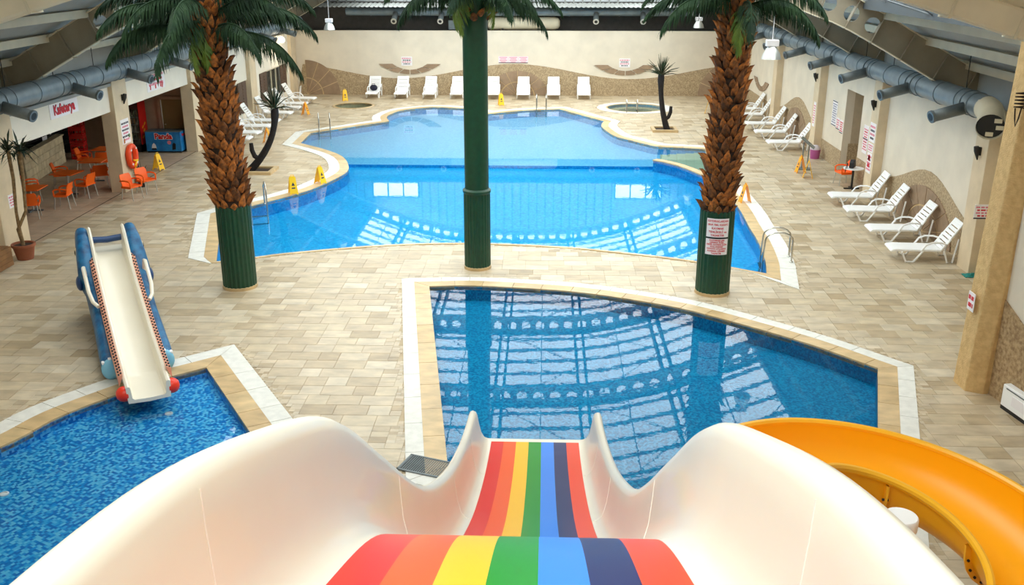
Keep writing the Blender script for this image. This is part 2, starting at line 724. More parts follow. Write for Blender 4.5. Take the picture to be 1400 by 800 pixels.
def put(x0, x1, y0, y1, dep=0):
    c = ((x0 + x1) / 2, (y0 + y1) / 2)
    hits = [in_hole(q) for q in ((x0, y0), (x1, y0), (x0, y1), (x1, y1), c)]
    if not any(hits):
        tiles.append((x0, x1, y0, y1, dep))
    elif all(hits): return
    elif dep < 3:
        if x1 - x0 > .12 or dep < 2:
            for a, b in ((x0, c[0]), (c[0], x1)):
                for e, f in ((y0, c[1]), (c[1], y1)):
                    put(a, b, e, f, dep + 1)
    elif not hits[4]:
        tiles.append((x0, x1, y0, y1, dep))


y = 3.6
while y < 56.2:
    x = -14.27 + random.choice((0, -.2, -.1)) * 0
    first = True
    while x < 11.0:
        L = random.choice((.4, .6, .6))
        if first:
            L = random.choice((.2, .4, .6))
            first = False
        if not (y < 16.8 and (x < -11.6 or x > 8.3)):
            put(x, min(x + L, 11.2), y, y + .4)
        x += L
    y += .4
near_t = []
for t in tiles:
    c = ((t[0] + t[1]) / 2, (t[2] + t[3]) / 2, 0)
    u, v = px(c)
    full = t[4] == 0 and (abs(t[1] - t[0] - .6) < .01 or abs(t[1] - t[0] - .4) < .01)
    if full and 0 < u < 1400 and 0 < v < 800 and not inside((u, v), SIL):
        near_t.append((c[1] + abs(c[0]) * .3, t))
near_t.sort(key=lambda q: q[0])
near_set = {id(t) for _, t in near_t[:296]}


def tile_mesh(L, nm):
    g = .004
    return MB().rings([[(-L / 2 + g, -.2 + g, -.02), (L / 2 - g, -.2 + g, -.02), (L / 2 - g, .2 - g, -.02), (-L / 2 + g, .2 - g, -.02)],
                       [(-L / 2 + g, -.2 + g, -.004), (L / 2 - g, -.2 + g, -.004), (L / 2 - g, .2 - g, -.004), (-L / 2 + g, .2 - g, -.004)],
                       [(-L / 2 + 2 * g, -.2 + 2 * g, 0), (L / 2 - 2 * g, -.2 + 2 * g, 0), (L / 2 - 2 * g, .2 - 2 * g, 0), (-L / 2 + 2 * g, .2 - 2 * g, 0)]]).mesh(nm)


tm = {4: tile_mesh(.4, 'tile_short'), 6: tile_mesh(.6, 'tile_long')}
for k in tm: tm[k].materials.append(m_tile)
restm = MB()
for t in tiles:
    x0, x1, y0, y1, dep = t
    if id(t) in near_set:
        k = 6 if x1 - x0 > .5 else 4
        link('tile', tm[k], None, floor, ((x0 + x1) / 2, (y0 + y1) / 2, .069 + random.uniform(-.0012, .0012)))
    else:
        g = .004 if dep < 2 else .001
        z = random.uniform(-.0012, .0012)
        restm.add([(x0 + g, y0 + g, z), (x1 - g, y0 + g, z), (x1 - g, y1 - g, z), (x0 + g, y1 - g, z),
                   (x0 + g, y0 + g, -.03), (x1 - g, y0 + g, -.03), (x1 - g, y1 - g, -.03), (x0 + g, y1 - g, -.03)],
                  [(0, 1, 2, 3), (0, 4, 5, 1), (1, 5, 6, 2), (2, 6, 7, 3), (3, 7, 4, 0)])
o = restm.obj('paving', m_tile, floor, loc=(0, 0, .069), fix=False)
o['kind'] = 'stuff'
cm = MB()
yy = 17.0
while yy < 39.6:
    xx = -19.5
    while xx < -14.4:
        cm.box((xx + .3, yy + .3, -.012), (.592, .592, .024))
        xx += .6
    yy += .6
o = cm.obj('cafe_paving', m_cafe_tile, floor, loc=(0, 0, .069), fix=False)
o['kind'] = 'stuff'


MB().box((-14.29, 28.2, .069), (.035, 22.5, .004)).obj('joint_strip', mat('dark_joint', srgb(70, 60, 50), .8), floor)


# ---- pool edges: stones and grating panels, each a piece
def band(root, inn, out, seg, name, mt, z0, z1, skip=None, gap=.006):
    n = len(inn)
    brk = [0]
    acc = 0
    for i in range(1, n + 1):
        a, b = Vector(inn[i - 1]), Vector(inn[i % n])
        acc += (b - a).length
        c = Vector(inn[(i + 1) % n])
        e1, e2 = (b - a).normalized(), (c - b).normalized()
        if acc >= seg or e1.dot(e2) < .88 or i == n:
            brk.append(i)
            acc = 0
    for s_, e_ in zip(brk, brk[1:]):
        ii = [Vector(inn[k % n]) for k in range(s_, e_ + 1)]
        oo = [Vector(out[k % n]) for k in range(s_, e_ + 1)]
        if skip and skip(ii, oo): continue
        for q in (ii, oo):
            L = (q[1] - q[0]).length
            if L > gap * 3: q[0] = q[0].lerp(q[1], gap / L)
            L = (q[-1] - q[-2]).length
            if L > gap * 3: q[-1] = q[-1].lerp(q[-2], gap / L)
        poly = [(p.x, p.y) for p in ii] + [(p.x, p.y) for p in reversed(oo)]
        MB().prism(poly, z0, z1 + random.uniform(-.001, .001)).obj(name, mt, root)


thin = lambda ii, oo: max((a - b).length for a, b in zip(ii, oo)) < .04
for k, seg, nm in (('main', .9, 'trim_1'), ('near', .6, 'trim_2'), ('kid', .6, 'trim_3'), ('wr', 5, 'trim_4'), ('wl', 5, 'trim_5')):
    root = struct_root(nm)
    a, b, c = OUT[k]
    if k in ('wr', 'wl'):
        seg = 1.2
    band(root, a, b, seg, 'coping_stone', m_coping, -.10, .014)
    if k != 'wl':
        band(root, b, c, seg, 'grating_panel', m_grate, -.03, .010, thin)


# ---- basins and water
def basin(name, outl, depth, mt, z_top=-.0, step=None):
    b = MB()
    n = len(outl)
    low = lambda i, j: step is not None and abs(outl[i][1] - step[0]) < 1e-6 and abs(outl[j][1] - step[0]) < 1e-6
    vs = [(p[0], p[1], z_top - .02) for p in outl] + [(p[0], p[1], -depth) for p in outl]
    fs = [(i, (i + 1) % n, n + (i + 1) % n, n + i) for i in range(n) if not low(i, (i + 1) % n)]
    fs.append(tuple(range(n, 2 * n)))
    b.add(vs, fs)
    for i in range(n):
        j = (i + 1) % n
        if low(i, j) and step[1] > -depth:
            (xa, ya), (xb, yb) = outl[i], outl[j]
            b.add([(xa, ya, step[1]), (xb, yb, step[1]), (xb, yb, -depth), (xa, ya, -depth)], [(0, 1, 2, 3)])
    o = b.obj(name, mt, fix=False)
    o['kind'] = 'structure'
    return o


def clip_y(poly, Y, keep_low):
    out = []
    ins = (lambda p: p[1] <= Y) if keep_low else (lambda p: p[1] >= Y)
    for i in range(len(poly)):
        a, b = poly[i - 1], poly[i]
        if ins(a) != ins(b):
            t = (Y - a[1]) / (b[1] - a[1])
            out.append((a[0] + (b[0] - a[0]) * t, Y))
        if ins(b): out.append(b)
    return out


YS = 38.2
basin('pool_basin_deep', clip_y(MAIN, YS, True), .46, m_basin, step=(YS, -.34))
basin('pool_basin_shallow', clip_y(MAIN, YS, False), .34, m_basin_s, step=(YS, -.34))
basin('pool_basin_splash', NEAR, .38, m_basin_n)
basin('pool_basin_children', KID, .2, m_basin_k)
basin('whirlpool_basin_round', WHR, .45, m_basin_s)
m_olive = mat('empty_whirlpool_plaster', srgb(138, 138, 110), .8, var=.2, vscale=3)
basin('whirlpool_basin_empty', WHL, .45, m_olive)
# inner bench ring of the whirlpool
ring = MB()
n = 40
io, ii = circ(WR_C, WR_R - .02), circ(WR_C, WR_R - .55)
ring.add([(p[0], p[1], -.16) for p in io] + [(p[0], p[1], -.16) for p in ii] + [(p[0], p[1], -.45) for p in ii],
         [(i, (i + 1) % n, n + (i + 1) % n, n + i) for i in range(n)] + [(n + i, n + (i + 1) % n, 2 * n + (i + 1) % n, 2 * n + i) for i in range(n)])
o = ring.obj('whirlpool_bench', mat('bench_plaster', srgb(168, 172, 140), .7))
o['kind'] = 'structure'


def water(name, outl, mt, label, z=-.045):
    me = fill_mesh([outl], name, 0)
    o = link(name, me, mt, loc=(0, 0, z))
    return tag(o, label, 'water', kind='stuff')


water('pool_water', offset(MAIN, -.004), m_water, 'clear blue water filling the large free-form swimming pool')
water('pool_water', offset(NEAR, -.004), m_water_n, 'deep blue mirror-like water in the splash pool below the rainbow slide')
water('pool_water', offset(KID, -.004), m_water_k, 'shallow water over mottled blue mosaic in the children\'s pool')
water('pool_water', offset(WHR, -.004), m_water_k, 'still water in the round whirlpool with white rim', -.06)

# steps alcove of the main pool: slabs and the low curved wall
alc = struct_root('pool_steps')
topE = [fl(u, v) for u, v in ((903, 203.5), (914, 204), (925, 204.3), (937, 204.6), (949, 205), (960, 205.4), (968, 212))]
botE = [fl(u, v) for u, v in ((903, 219), (916, 221), (928, 224), (940, 228), (951, 232), (961, 236.5), (969, 240))]
m_step = mat('pale_green_step', srgb(160, 184, 160), .5, var=.12, vscale=4)
for i in range(6):
    z = -.24 + .03 * i
    MB().prism([(topE[i].x, topE[i].y), (topE[i + 1].x, topE[i + 1].y), (botE[i + 1].x, botE[i + 1].y), (botE[i].x, botE[i].y)], -.5, z).obj('step', m_step, alc)
wall_in = [fl(u, v) for u, v in ((895, 217.5), (910, 220), (928, 224.5), (945, 230.5), (958, 236), (970, 241.5))]
wl = MB()
for a, b in zip(wall_in, wall_in[1:]):
    wl.bar((a.x, a.y - .1, -.25), (b.x, b.y - .1, -.25), .22, .5)
wl.obj('low_wall', m_basin, alc)
wl = MB()
for a, b in zip(wall_in, wall_in[1:]):
    wl.bar((a.x, a.y - .1, -.01), (b.x, b.y - .1, -.01), .3, .05)
wl.obj('wall_cap', m_coping, alc)
# drain covers and a small skimmer on the children's pool floor
for u, v, rr in ((7, 616, .17), (231, 566, .07), (6, 676, .07)):
    p = fl(u, v, -.2)
    dc = MB().lathe([(rr, 0), (rr, .015), (rr * .6, .02), (rr * .55, .005), (0, .005)], 20)
    tag(dc.obj('pool_inlet', m_white_pl, loc=(p.x, p.y, -.2), smooth=True),
        {7: 'large white ring inlet on the blue mosaic at the left photo edge', 231: 'small white inlet dot under the mouth of the blue creature slide', 6: 'small white inlet dot at the left edge, below the ring inlet'}[u], 'inlet')


# ---- walls
def wall_prism(name, poly, x0, x1, axis, mt):
    """poly in (along, z); axis 'x': wall in YZ plane between x0,x1; 'y': wall in XZ plane"""
    fn = (lambda a, b, c: (c, a, b)) if axis == 'x' else (lambda a, b, c: (a, c, b))
    o = MB().prism(poly, x0, x1, fn).obj(name, mt)
    o['kind'] = 'structure'
    return o


rect = lambda a0, a1, b0, b1: [(a0, b0), (a1, b0), (a1, b1), (a0, b1)]
wb = wall_prism('wall_back', rect(XL - .3, 11.6, -.1, 3.58), YB, YB + .3, 'y', m_plaster)


def fan(root, c, r_in, r_mid, r_out, a0, a1, n, fn, half=False):
    """radial stones set proud of the wall; fn maps (along,z,proud)"""
    g = .035
    cs = MB().prism([(c + r_out * 1.0 * math.cos(a0 + (a1 - a0) * i / 24), r_out * math.sin(a0 + (a1 - a0) * i / 24)) for i in range(25)] + [(c, 0.005)], 0, .018, fn)
    cs.obj('fan_bed', m_coping, root)
    for (ra, rb) in ((r_in, r_mid - g), (r_mid + g, r_out)):
        for k in range(n):
            b0, b1 = a0 + (a1 - a0) * k / n, a0 + (a1 - a0) * (k + 1) / n
            d0 = g / 2 / max(ra, .15)
            d1 = g / 2 / rb
            poly = []
            for i in range(5):
                t = b0 + d1 + (b1 - b0 - 2 * d1) * i / 4
                poly.append((c + rb * math.cos(t), max(.01, rb * math.sin(t))))
            for i in range(4, -1, -1):
                t = b0 + d0 + (b1 - b0 - 2 * d0) * i / 4
                poly.append((c + ra * math.cos(t), max(.01, ra * math.sin(t))))
            MB().prism(poly, 0, .035, fn).obj('fan_stone', m_fan, root)


def smile(root, c, zt, wd, dp, fn, n=6):
    """crescent of stones hanging below a straight top line"""
    # outer circle through (+-wd/2, zt) and (c, zt-dp); inner one smaller
    Ro = ((wd / 2) ** 2 + dp ** 2) / (2 * dp)
    zo = zt - dp + Ro
    di = dp - .24
    wi = wd * .56
    Ri = ((wi / 2) ** 2 + di ** 2) / (2 * di)
    zi = zt - di + Ri
    ao, ai = math.asin(wd / 2 / Ro), math.asin(wi / 2 / Ri)
    for k in range(n):
        t0, t1 = -1 + 2 * k / n + .02, -1 + 2 * (k + 1) / n - .02
        poly = []
        for i in range(5):
            t = (t0 + (t1 - t0) * i / 4) * ao
            poly.append((c + Ro * math.sin(t), zo - Ro * math.cos(t)))
        for i in range(4, -1, -1):
            t = (t0 + (t1 - t0) * i / 4) * ai
            poly.append((c + Ri * math.sin(t), zi - Ri * math.cos(t)))
        MB().prism(poly, 0, .035, fn).obj('crescent_stone', m_fan, root)


fnB = lambda a, b, c: (a, YB - c - .012, b)
fnB0 = lambda a, b, c: (a, YB - c, b)
poly = [(-14.3, 0)] + [(11.1, 0)] + [(x_ / 10, 1.35 + .41 * math.cos(2 * math.pi * (x_ / 10 + 1.8) / 13.1)) for x_ in range(111, -144, -5)]
MB().prism(poly, 0, .012, fnB0).obj('pebble_dado', m_pebble, wb)
fan(wb, -13.75, .12, .95, 1.95, 0, R(90), 4, fnB)
fan(wb, -1.6, .12, .95, 1.72, 0, R(180), 8, lambda a, b, c: (a, YB - c - .012, b * .8))
fan(wb, 10.6, .12, .95, 1.95, R(90), R(180), 4, fnB)
smile(wb, -7.75, 1.76, 3.6, .58, fnB)
smile(wb, 4.5, 1.74, 3.6, .58, fnB)

# right wall, with the doorway recess
DW0, DW1, DWH = 34.25, 36.15, 3.0
wr = wall_prism('wall_right', [(16.9, -.1), (DW0, -.1), (DW0, DWH), (DW1, DWH), (DW1, -.1), (YB, -.1), (YB, 3.9), (16.9, 3.9)], XR, XR + .3, 'x', m_plaster)
fnR = lambda a, b, c: (XR - c - .012, a, b)
fnR0 = lambda a, b, c: (XR - c, a, b)


def dado(y0, y1, f):
    n = 16
    p = [(y0, 0), (y1, 0)] + [(y1 + (y0 - y1) * i / n, f(y1 + (y0 - y1) * i / n)) for i in range(n + 1)]
    MB().prism(p, 0, .012, fnR0).obj('pebble_dado', m_pebble, wr)


hump = lambda c: (lambda yv: .72 + 1.05 * math.exp(-((yv - c) / 2.5) ** 2))
dado(17.0, 23.6, lambda yv: 1.2)
dado(24.5, 31.6, hump(27.6))
dado(32.4, DW0, lambda yv: .87)
dado(DW1, 38.8, lambda yv: .72)
dado(39.6, 46.2, hump(42.8))
dado(46.9, 53.7, lambda yv: .75)
fan(wr, 27.6, .12, 1.0, 1.75, 0, R(180), 8, lambda a, b, c: (XR - c - .012, 27.6 + (a - 27.6) * 1.2, b * .75))
fan(wr, 42.9, .12, 1.0, 1.75, 0, R(180), 8, lambda a, b, c: (XR - c - .012, 42.9 + (a - 42.9) * 1.1, b * .75))
smile(wr, 50.6, 1.62, 3.6, .58, fnR)
# recess behind the doorway
rc = MB()
rc.box((XR + 1.15, DW1 + .1, 1.5), (1.7, .2, 3.2)).box((XR + 1.15, DW0 - .1, 1.5), (1.7, .2, 3.2)).box((XR + 2.1, 35.2, 1.5), (.2, 2.3, 3.2)).box((XR + 1.15, 35.2, 3.1), (1.9, 2.3, .2))
o = rc.obj('wall_recess', mat('recess_plaster', srgb(196, 180, 154), .85, var=.1))
o['kind'] = 'structure'
MB().box((XR + 1.1, DW1 - .02, .45), (1.75, .05, 1.1)).obj('pebble_dado', m_pebble, o)
MB().box((XR + 1.2, 35.2, -.06), (2.0, 2.3, .12)).obj('recess_floor', m_joint, o)

# pilasters of the right wall and columns of the left arcade
for k, yv in enumerate((24.0, 32.0, 39.2, 46.55, 53.95)):
    cb = MB().box((XR, yv, 1.95), (.6, .72, 4.1))
    o = cb.obj('column', m_column, bevel=.012)
    o['kind'] = 'structure'
for k, (y0, y1) in enumerate(((24.05, 25.3), (31.65, 32.75), (38.9, 40.0), (46.9, 47.9), (54.9, 55.9))):
    cb = MB().box((-14.41, (y0 + y1) / 2, 1.8), (.48, y1 - y0, 3.8))
    o = cb.obj('column', m_column, bevel=.012)
    o['kind'] = 'structure'

# left side: lintel over the cafe openings, plain bays with shuttered windows beyond
lt = wall_prism('wall_left', rect(24.0, 40.0, 2.72, 3.52), XL - .28, XL - .02, 'x', m_plaster_l)
W1, W2 = (44.7, 47.0, .45, 1.95), (48.95, 54.4, .45, 1.98)
lw = fill_mesh([[(40.0, -.1), (YB, -.1), (YB, 3.52), (40.0, 3.52)], [(W1[0], W1[2]), (W1[1], W1[2]), (W1[1], W1[3]), (W1[0], W1[3])],
                [(W2[0], W2[2]), (W2[1], W2[2]), (W2[1], W2[3]), (W2[0], W2[3])]], 'wall_left', .14)
o = link('wall_left', lw, m_plaster_l, loc=(XL - .2, 0, 0))
o.matrix_world = Matrix(((0, 0, 1, XL - .2), (1, 0, 0, 0), (0, 1, 0, 0), (0, 0, 0, 1)))
o['kind'] = 'structure'
wall_prism('wall_left_near', rect(16.9, 24.1, -.1, 3.52), XL - .4, XL - .1, 'x', m_plaster_l)
m_window_shade = mat('window_shade_dark', srgb(70, 66, 62), .6)
for wi, (y0, y1, z0, z1) in enumerate((W1, W2)):
    root = struct_root('window_%d' % (wi + 1), (XL - .1, (y0 + y1) / 2, z0))
    wd, ht = y1 - y0, z1 - z0
    f = MB()
    for zz in (.03, ht - .03): f.box((-.03, 0, zz), (.08, wd, .06))
    for q in (-wd / 2 + .03, wd / 2 - .03): f.box((-.03, q, ht / 2), (.08, .06, ht))
    f.obj('window_frame', m_flange, root)
    sh = .62 if wi == 0 else .75
    spots = [(-wd / 2 + .08 + sh * .5 + 1.1, 2)] if wi == 0 else [(-wd / 2 + .5, 1), (wd / 2 - .6, 1)]
    if wi == 0:
        for q in (-.15, .5): 
            s_ = MB().box((.03, q, ht / 2), (.05, .62, ht - .05)).obj('shutter', m_wood, root, bevel=.01)
            for zz in range(9): MB().box((.06, q, .12 + zz * (ht - .2) / 9), (.02, .5, .07)).obj('slat', m_wood, s_)
    else:
        for q in (-wd / 2 + .45, -wd / 2 + 1.05, wd / 2 - .5, wd / 2 - 1.1):
            s_ = MB().box((.03, q, ht / 2), (.05, .58, ht - .05)).obj('shutter', m_wood, root, bevel=.01)
            for zz in range(9): MB().box((.06, q, .12 + zz * (ht - .2) / 9), (.02, .46, .07)).obj('slat', m_wood, s_)
        for q in (-.35, .55): MB().box((-.02, q, ht / 2), (.06, .06, ht)).obj('mullion', m_flange, root)
    for k in range(3): MB().box((-.05, -wd / 2 + wd * (k + .5) / 3, ht / 2), (.012, wd / 3 - .02, ht - .1)).obj('pane', m_glass, root)
    MB().box((-.4, 0, ht / 2), (.05, wd + .5, ht + .3)).obj('shade_panel', m_window_shade, root)  # flat dark sheet stands in for the unlit room and blocks the sky

# cafe room
m_cafe_wall = mat('cafe_wall_pink_brown', srgb(190, 160, 136), .85, var=.1)
wall_prism('wall_cafe_end', rect(-19.8, -14.4, -.1, 3.3), 39.7, 39.95, 'y', m_cafe_wall)
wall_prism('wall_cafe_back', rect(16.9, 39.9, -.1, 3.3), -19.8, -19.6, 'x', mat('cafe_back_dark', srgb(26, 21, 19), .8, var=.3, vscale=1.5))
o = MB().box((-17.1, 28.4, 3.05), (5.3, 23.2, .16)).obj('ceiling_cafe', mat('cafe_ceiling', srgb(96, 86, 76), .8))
o['kind'] = 'structure'
o = MB().box((-17.0, 28.4, 3.6), (5.6, 23.2, .1)).obj('roof_cafe', m_sheet)
o['kind'] = 'structure'

# right front corner: ochre pillar and the near right wall
pp = [(7.79, 16.58), (8.06, 16.44), (8.3, 16.5), (8.3, 17.05), (7.76, 17.05)]
pr_ = MB().rings([[(a + .034 * z * (1 if a < 8.2 else 0), b, z) for a, b in pp] for z in (-.05, 2, 4, 6, 7.6)])
o = pr_.obj('column', m_pillar, bevel=.06)
o['kind'] = 'structure'
wn = MB().prism([(8.2, 16.5), (8.6, 14.3), (8.6, -8), (8.9, -8), (8.9, 17.05), (8.2, 17.05)], -.1, 10.6)
wn_o = wn.obj('wall_right_near', m_plaster)
wn_o['kind'] = 'structure'
p0, p1 = Vector((8.19, 16.5, 0)), Vector((8.59, 14.3, 0))
dirv = (p1 - p0).normalized()
nrm = Vector((-dirv.y * -1, dirv.x * -1, 0))
nrm = Vector((dirv.y, -dirv.x, 0))
if nrm.x > 0: nrm = -nrm
pd = [(0, 0), (2.24, 0), (2.24, 1.0), (1.6, 1.18), (1.0, 1.38), (.5, 1.62), (0, 1.85)]
MB().prism(pd, 0, .02, lambda a, b, c: tuple(p0 + dirv * a + nrm * c + Vector((0, 0, b)))).obj('pebble_dado', mat('coarse_pebble', srgb(186, 158, 118), .9, vscale=14, bump=1.0, bscale=16, col2=srgb(140, 112, 78)), wn_o)
o = MB().box((10.0, 17.1, 2.4), (3.2, .2, 5.0)).obj('wall_return_right', m_plaster)
o['kind'] = 'structure'
o = MB().box((-15.7, 17.0, 2.4), (8.0, .2, 5.0)).obj('wall_return_left', m_plaster)
o['kind'] = 'structure'
o = MB().box((-11.75, 4.5, 5.2), (.3, 25, 10.8)).obj('wall_left_tower', m_plaster)
o['kind'] = 'structure'
o = MB().box((-1.6, -8.1, 5.2), (21, .3, 10.8)).obj('wall_behind', m_plaster)
o['kind'] = 'structure'

# ---- roof of the hall
HZ = [(0, 8.15), (3, 8.07), (4.5, 7.86), (6.3, 7.4), (7.35, 7.02), (8.5, 6.58), (9.2, 6.34), (10.3, 5.77), (12.0, 4.82), (13.4, 4.05)]
hz = lambda d: interp(HZ, abs(d))
RZ = [(0, 8.72), (3, 8.64), (4.5, 8.42), (6.6, 7.86), (8.5, 7.13), (9.2, 6.88), (9.8, 6.6), (12.0, 5.38), (13.6, 4.5)]
rz = lambda d: interp(RZ, abs(d))


def roof_frame(Y, holes=True):
    root = struct_root('roof_frame', (HX, Y, 0))
    hw = lambda d: .42
    ds = [i * .5 for i in range(-26, 27)]
    sl = lambda d: (hz(abs(d) + .1) - hz(abs(d) - .1)) / .2
    top = [(d, hz(d) + hw(d)) for d in ds]
    bot = [(d, hz(d) - hw(d)) for d in ds]
    loops = [top + bot[::-1]]
    d = -10.0
    while d < 10.05:
        loops.append([(d + .2 * math.cos(2 * math.pi * i / 16), hz(d) + .2 * math.sin(2 * math.pi * i / 16)) for i in range(16)])
        d += .63 * math.cos(math.atan(sl(d)))
    me = fill_mesh(loops, 'web', .012)
    wbo = link('web', me, m_steel, root)
    wbo.rotation_euler = (R(90), 0, 0)
    for nm, ln in (('top_flange', top), ('bottom_flange', bot)):
        f = MB()
        rg = [[(q[0], -.13, q[1] - .012), (q[0], .13, q[1] - .012), (q[0], .13, q[1] + .012), (q[0], -.13, q[1] + .012)] for q in ln]
        f.rings(rg)
        f.obj(nm, m_flange, root)
    me = None
    for s_ in (-1, 1):
        for dd in (8.75, 9.5, 10.2, 11.0, 11.9, 12.7):
            a = math.atan(sl(dd)) * s_
            b = MB().box((0, 0, 0), (.02, .2, 2 * hw(dd) * .96))
            b.obj('stiffener', m_steel, root, loc=(s_ * dd, 0, hz(dd)), rot=(0, -a * .9, 0))
    return root


for Y in FRAMES: roof_frame(Y)
# front frame: cream box arch at the slide end of the hall
ff = struct_root('roof_frame_front', (HX, 16.75, 0))
ZFR = [(0, 7.95), (4, 7.6), (7.43, 6.9), (9.54, 6.27), (10.6, 5.95)]
ZFL = [(0, 7.95), (4, 7.5), (6.35, 6.88), (7.6, 6.5), (10.6, 5.6)]
zf = lambda d: interp(ZFR, d) if d > 0 else interp(ZFL, -d)
ds = [i * .5 for i in range(-20, 22)]
rg = [[(d, -.2, zf(d)), (d, .2, zf(d)), (d, .2, zf(d) + .48), (d, -.2, zf(d) + .48)] for d in ds]
MB().rings(rg).obj('box_arch', m_cream_beam, ff, bevel=.05)
for s_ in (-1, 1):
    for dd in (7.0, 8.3, 9.4):
        MB().box((s_ * dd, 0, zf(s_ * dd) + .24), (.05, .43, .52), Matrix.Rotation(s_ * .29, 3, 'Y')).obj('joint_plate', m_flange, ff)
gw = [(d, zf(d) + .46) for d in [i * .5 for i in range(-20, 21)]]
wall_prism('wall_gable_front', [(HX + a, b) for a, b in gw] + [(HX + 10, 10.6), (HX - 10, 10.6)], 16.8, 17.0, 'y', m_cream_beam)

# roof sheets on the lower slopes (corrugated), glazing over the middle
for s_ in (-1, 1):
    cs = MB()
    y = 16.6
    rows = []
    k = 0
    while y < 58.0:
        h = .05 if k % 2 else 0
        rows.append([(HX + s_ * d, y, rz(d) + h) for d in ((9.8 if s_ > 0 else 8.6), 10.6, 11.4, 12.4, 13.4)])
        y += .16
        k += 1
    cs.rings(rows, closed=False)
    o = cs.obj('roof_right' if s_ > 0 else 'roof_left', m_sheet, fix=False)
    o['kind'] = 'structure'
    eu = MB().box((HX + s_ * 13.0, 37.3, 4.1), (.12, 41.5, 1.5))
    o = eu.obj('wall_eaves_right' if s_ > 0 else 'wall_eaves_left', m_sheet)
    o['kind'] = 'structure'

pl = struct_root('roof_purlins', (HX, 37.3, 0))
for s_ in (-1, 1):
    for d in (10.35, 11.5, 12.6):
        MB().box((s_ * d, 0, rz(d) - .14), (.1, 41.0, .2)).obj('purlin', m_flange, pl)
sky = struct_root('skylight', (HX, 0, 0))
cols_d = [-8.6, -6.6, -3.3, 0, 3.3, 6.6, 9.8]
ny, ystep = 33, 1.24
for c0, c1 in zip(cols_d, cols_d[1:]):
    segs = [c0, c1]
    if c1 == -3.3 or c0 == 3.3: segs = [c0, math.copysign(4.5, c0 + c1), c1]
    elif c0 == 6.6: segs = [c0, 8.5, c1]
    pm = None
    for a, b in zip(segs, segs[1:]):
        za, zb = rz(a), rz(b)
        me = MB().add([(a + .03, -.58, za), (b - .03, -.58, zb), (b - .03, .58, zb), (a + .03, .58, za)], [(0, 1, 2, 3)]).mesh('pane')
        me.materials.append(m_glass)
        for j in range(ny):
            link('pane', me, None, sky, (0, 16.9 + ystep * (j + .5), 0))
        gb = MB().bar((a, 0, za), (b, 0, zb), .07, .12).mesh('glazing_bar')
        gb.materials.append(m_bar)
        for j in range(ny + 1):
            link('glazing_bar', gb, None, sky, (0, 16.9 + ystep * j, -.03))
for d in cols_d:
    for q in ((-.17, .17) if abs(d) < 8 else (0,)):
        MB().box((d + q, 37.4, rz(d + q) - .16), (.09, 41, .26)).obj('rafter_beam', m_bar, sky)
for c0, c1 in zip(cols_d, cols_d[1:]):
    md = (c0 + c1) / 2
    MB().box((md, 37.4, rz(md) - .1), (.035, 41, .05)).obj('tie_rod', m_bar, sky)
    for Ya, Yb in zip([16.8] + FRAMES, FRAMES):
        MB().tube([(c0, Ya, rz(c0) - .2), (c1, (Ya + Yb) / 2, rz(c1) - .2)], .02, 5).obj('brace', m_bar, sky)
        MB().tube([(c1, (Ya + Yb) / 2, rz(c1) - .2), (c0, Yb, rz(c0) - .2)], .02, 5).obj('brace', m_bar, sky)

# back gable above the wall: dark plant ledge, corrugated fascia, added windows out of view
o = MB().box((HX, 57.6, 4.2), (27, .2, 1.8)).obj('wall_back_upper', mat('dark_corrugated_wall', srgb(80, 76, 72), .7, var=.2))
o['kind'] = 'structure'
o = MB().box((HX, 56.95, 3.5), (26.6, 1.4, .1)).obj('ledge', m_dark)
o['kind'] = 'structure'
cs = MB()
rows = []
x = -14.6
k = 0
while x < 11.4:
    h = .05 if k % 2 else 0
    rows.append([(x, 55.55, 4.86 + h), (x, 57.7, 5.02 + h)])
    x += .13
    k += 1
cs.rings(rows, closed=False)
o = cs.obj('trim_6', m_sheet, fix=False)
o['kind'] = 'structure'
gp = [(d, rz(d) - .05) for d in [i * 1.0 for i in range(-12, 13)]]
WG = [(5.95, 8.75), (-8.75, -5.95)]  # unseen windows, added so their bright panes reflect in the main pool
lp = [[(-12.0, 4.9), (12.0, 4.9)] + gp[::-1]] + [[(a0, 5.35), (a1, 5.35), (a1, 6.25), (a0, 6.25)] for a0, a1 in WG]
gme = fill_mesh(lp, 'wall_gable_back', .06)
o = link('wall_gable_back', gme, mat('pale_gable_sheet', srgb(200, 206, 208), .6, var=.1))
o.matrix_world = Matrix(((1, 0, 0, HX), (0, 0, -1, 57.6), (0, 1, 0, 0), (0, 0, 0, 1)))
o['kind'] = 'structure'
for i in range(48):
    d = -11.75 + .5 * i
    if any(a0 - .1 < d < a1 + .1 for a0, a1 in WG): continue
    zt_ = rz(d) - .1
    MB().box((d, 57.52 - 57.6, 0), (.08, .05, zt_ - 5.0)).obj('rib', m_sheet, o).matrix_world = Matrix.Translation((HX, 57.6, (zt_ + 5.0) / 2))
for k, (a0, a1) in enumerate(WG):
    g = struct_root('window_%d' % (3 + k), (HX + (a0 + a1) / 2, 57.55, 5.8))
    wd = a1 - a0
    f = MB()
    for q in (-wd / 2, -wd / 6, wd / 6, wd / 2): f.box((q, 0, 0), (.08, .1, .95))
    for q in (-.45, .45): f.box((0, 0, q), (wd + .08, .1, .08))
    f.obj('window_frame', m_bar, g)
    for j in range(3):
        MB().box((-wd / 3 + j * wd / 3, 0, 0), (wd / 3 - .08, .01, .84)).obj('pane', m_glass, g)
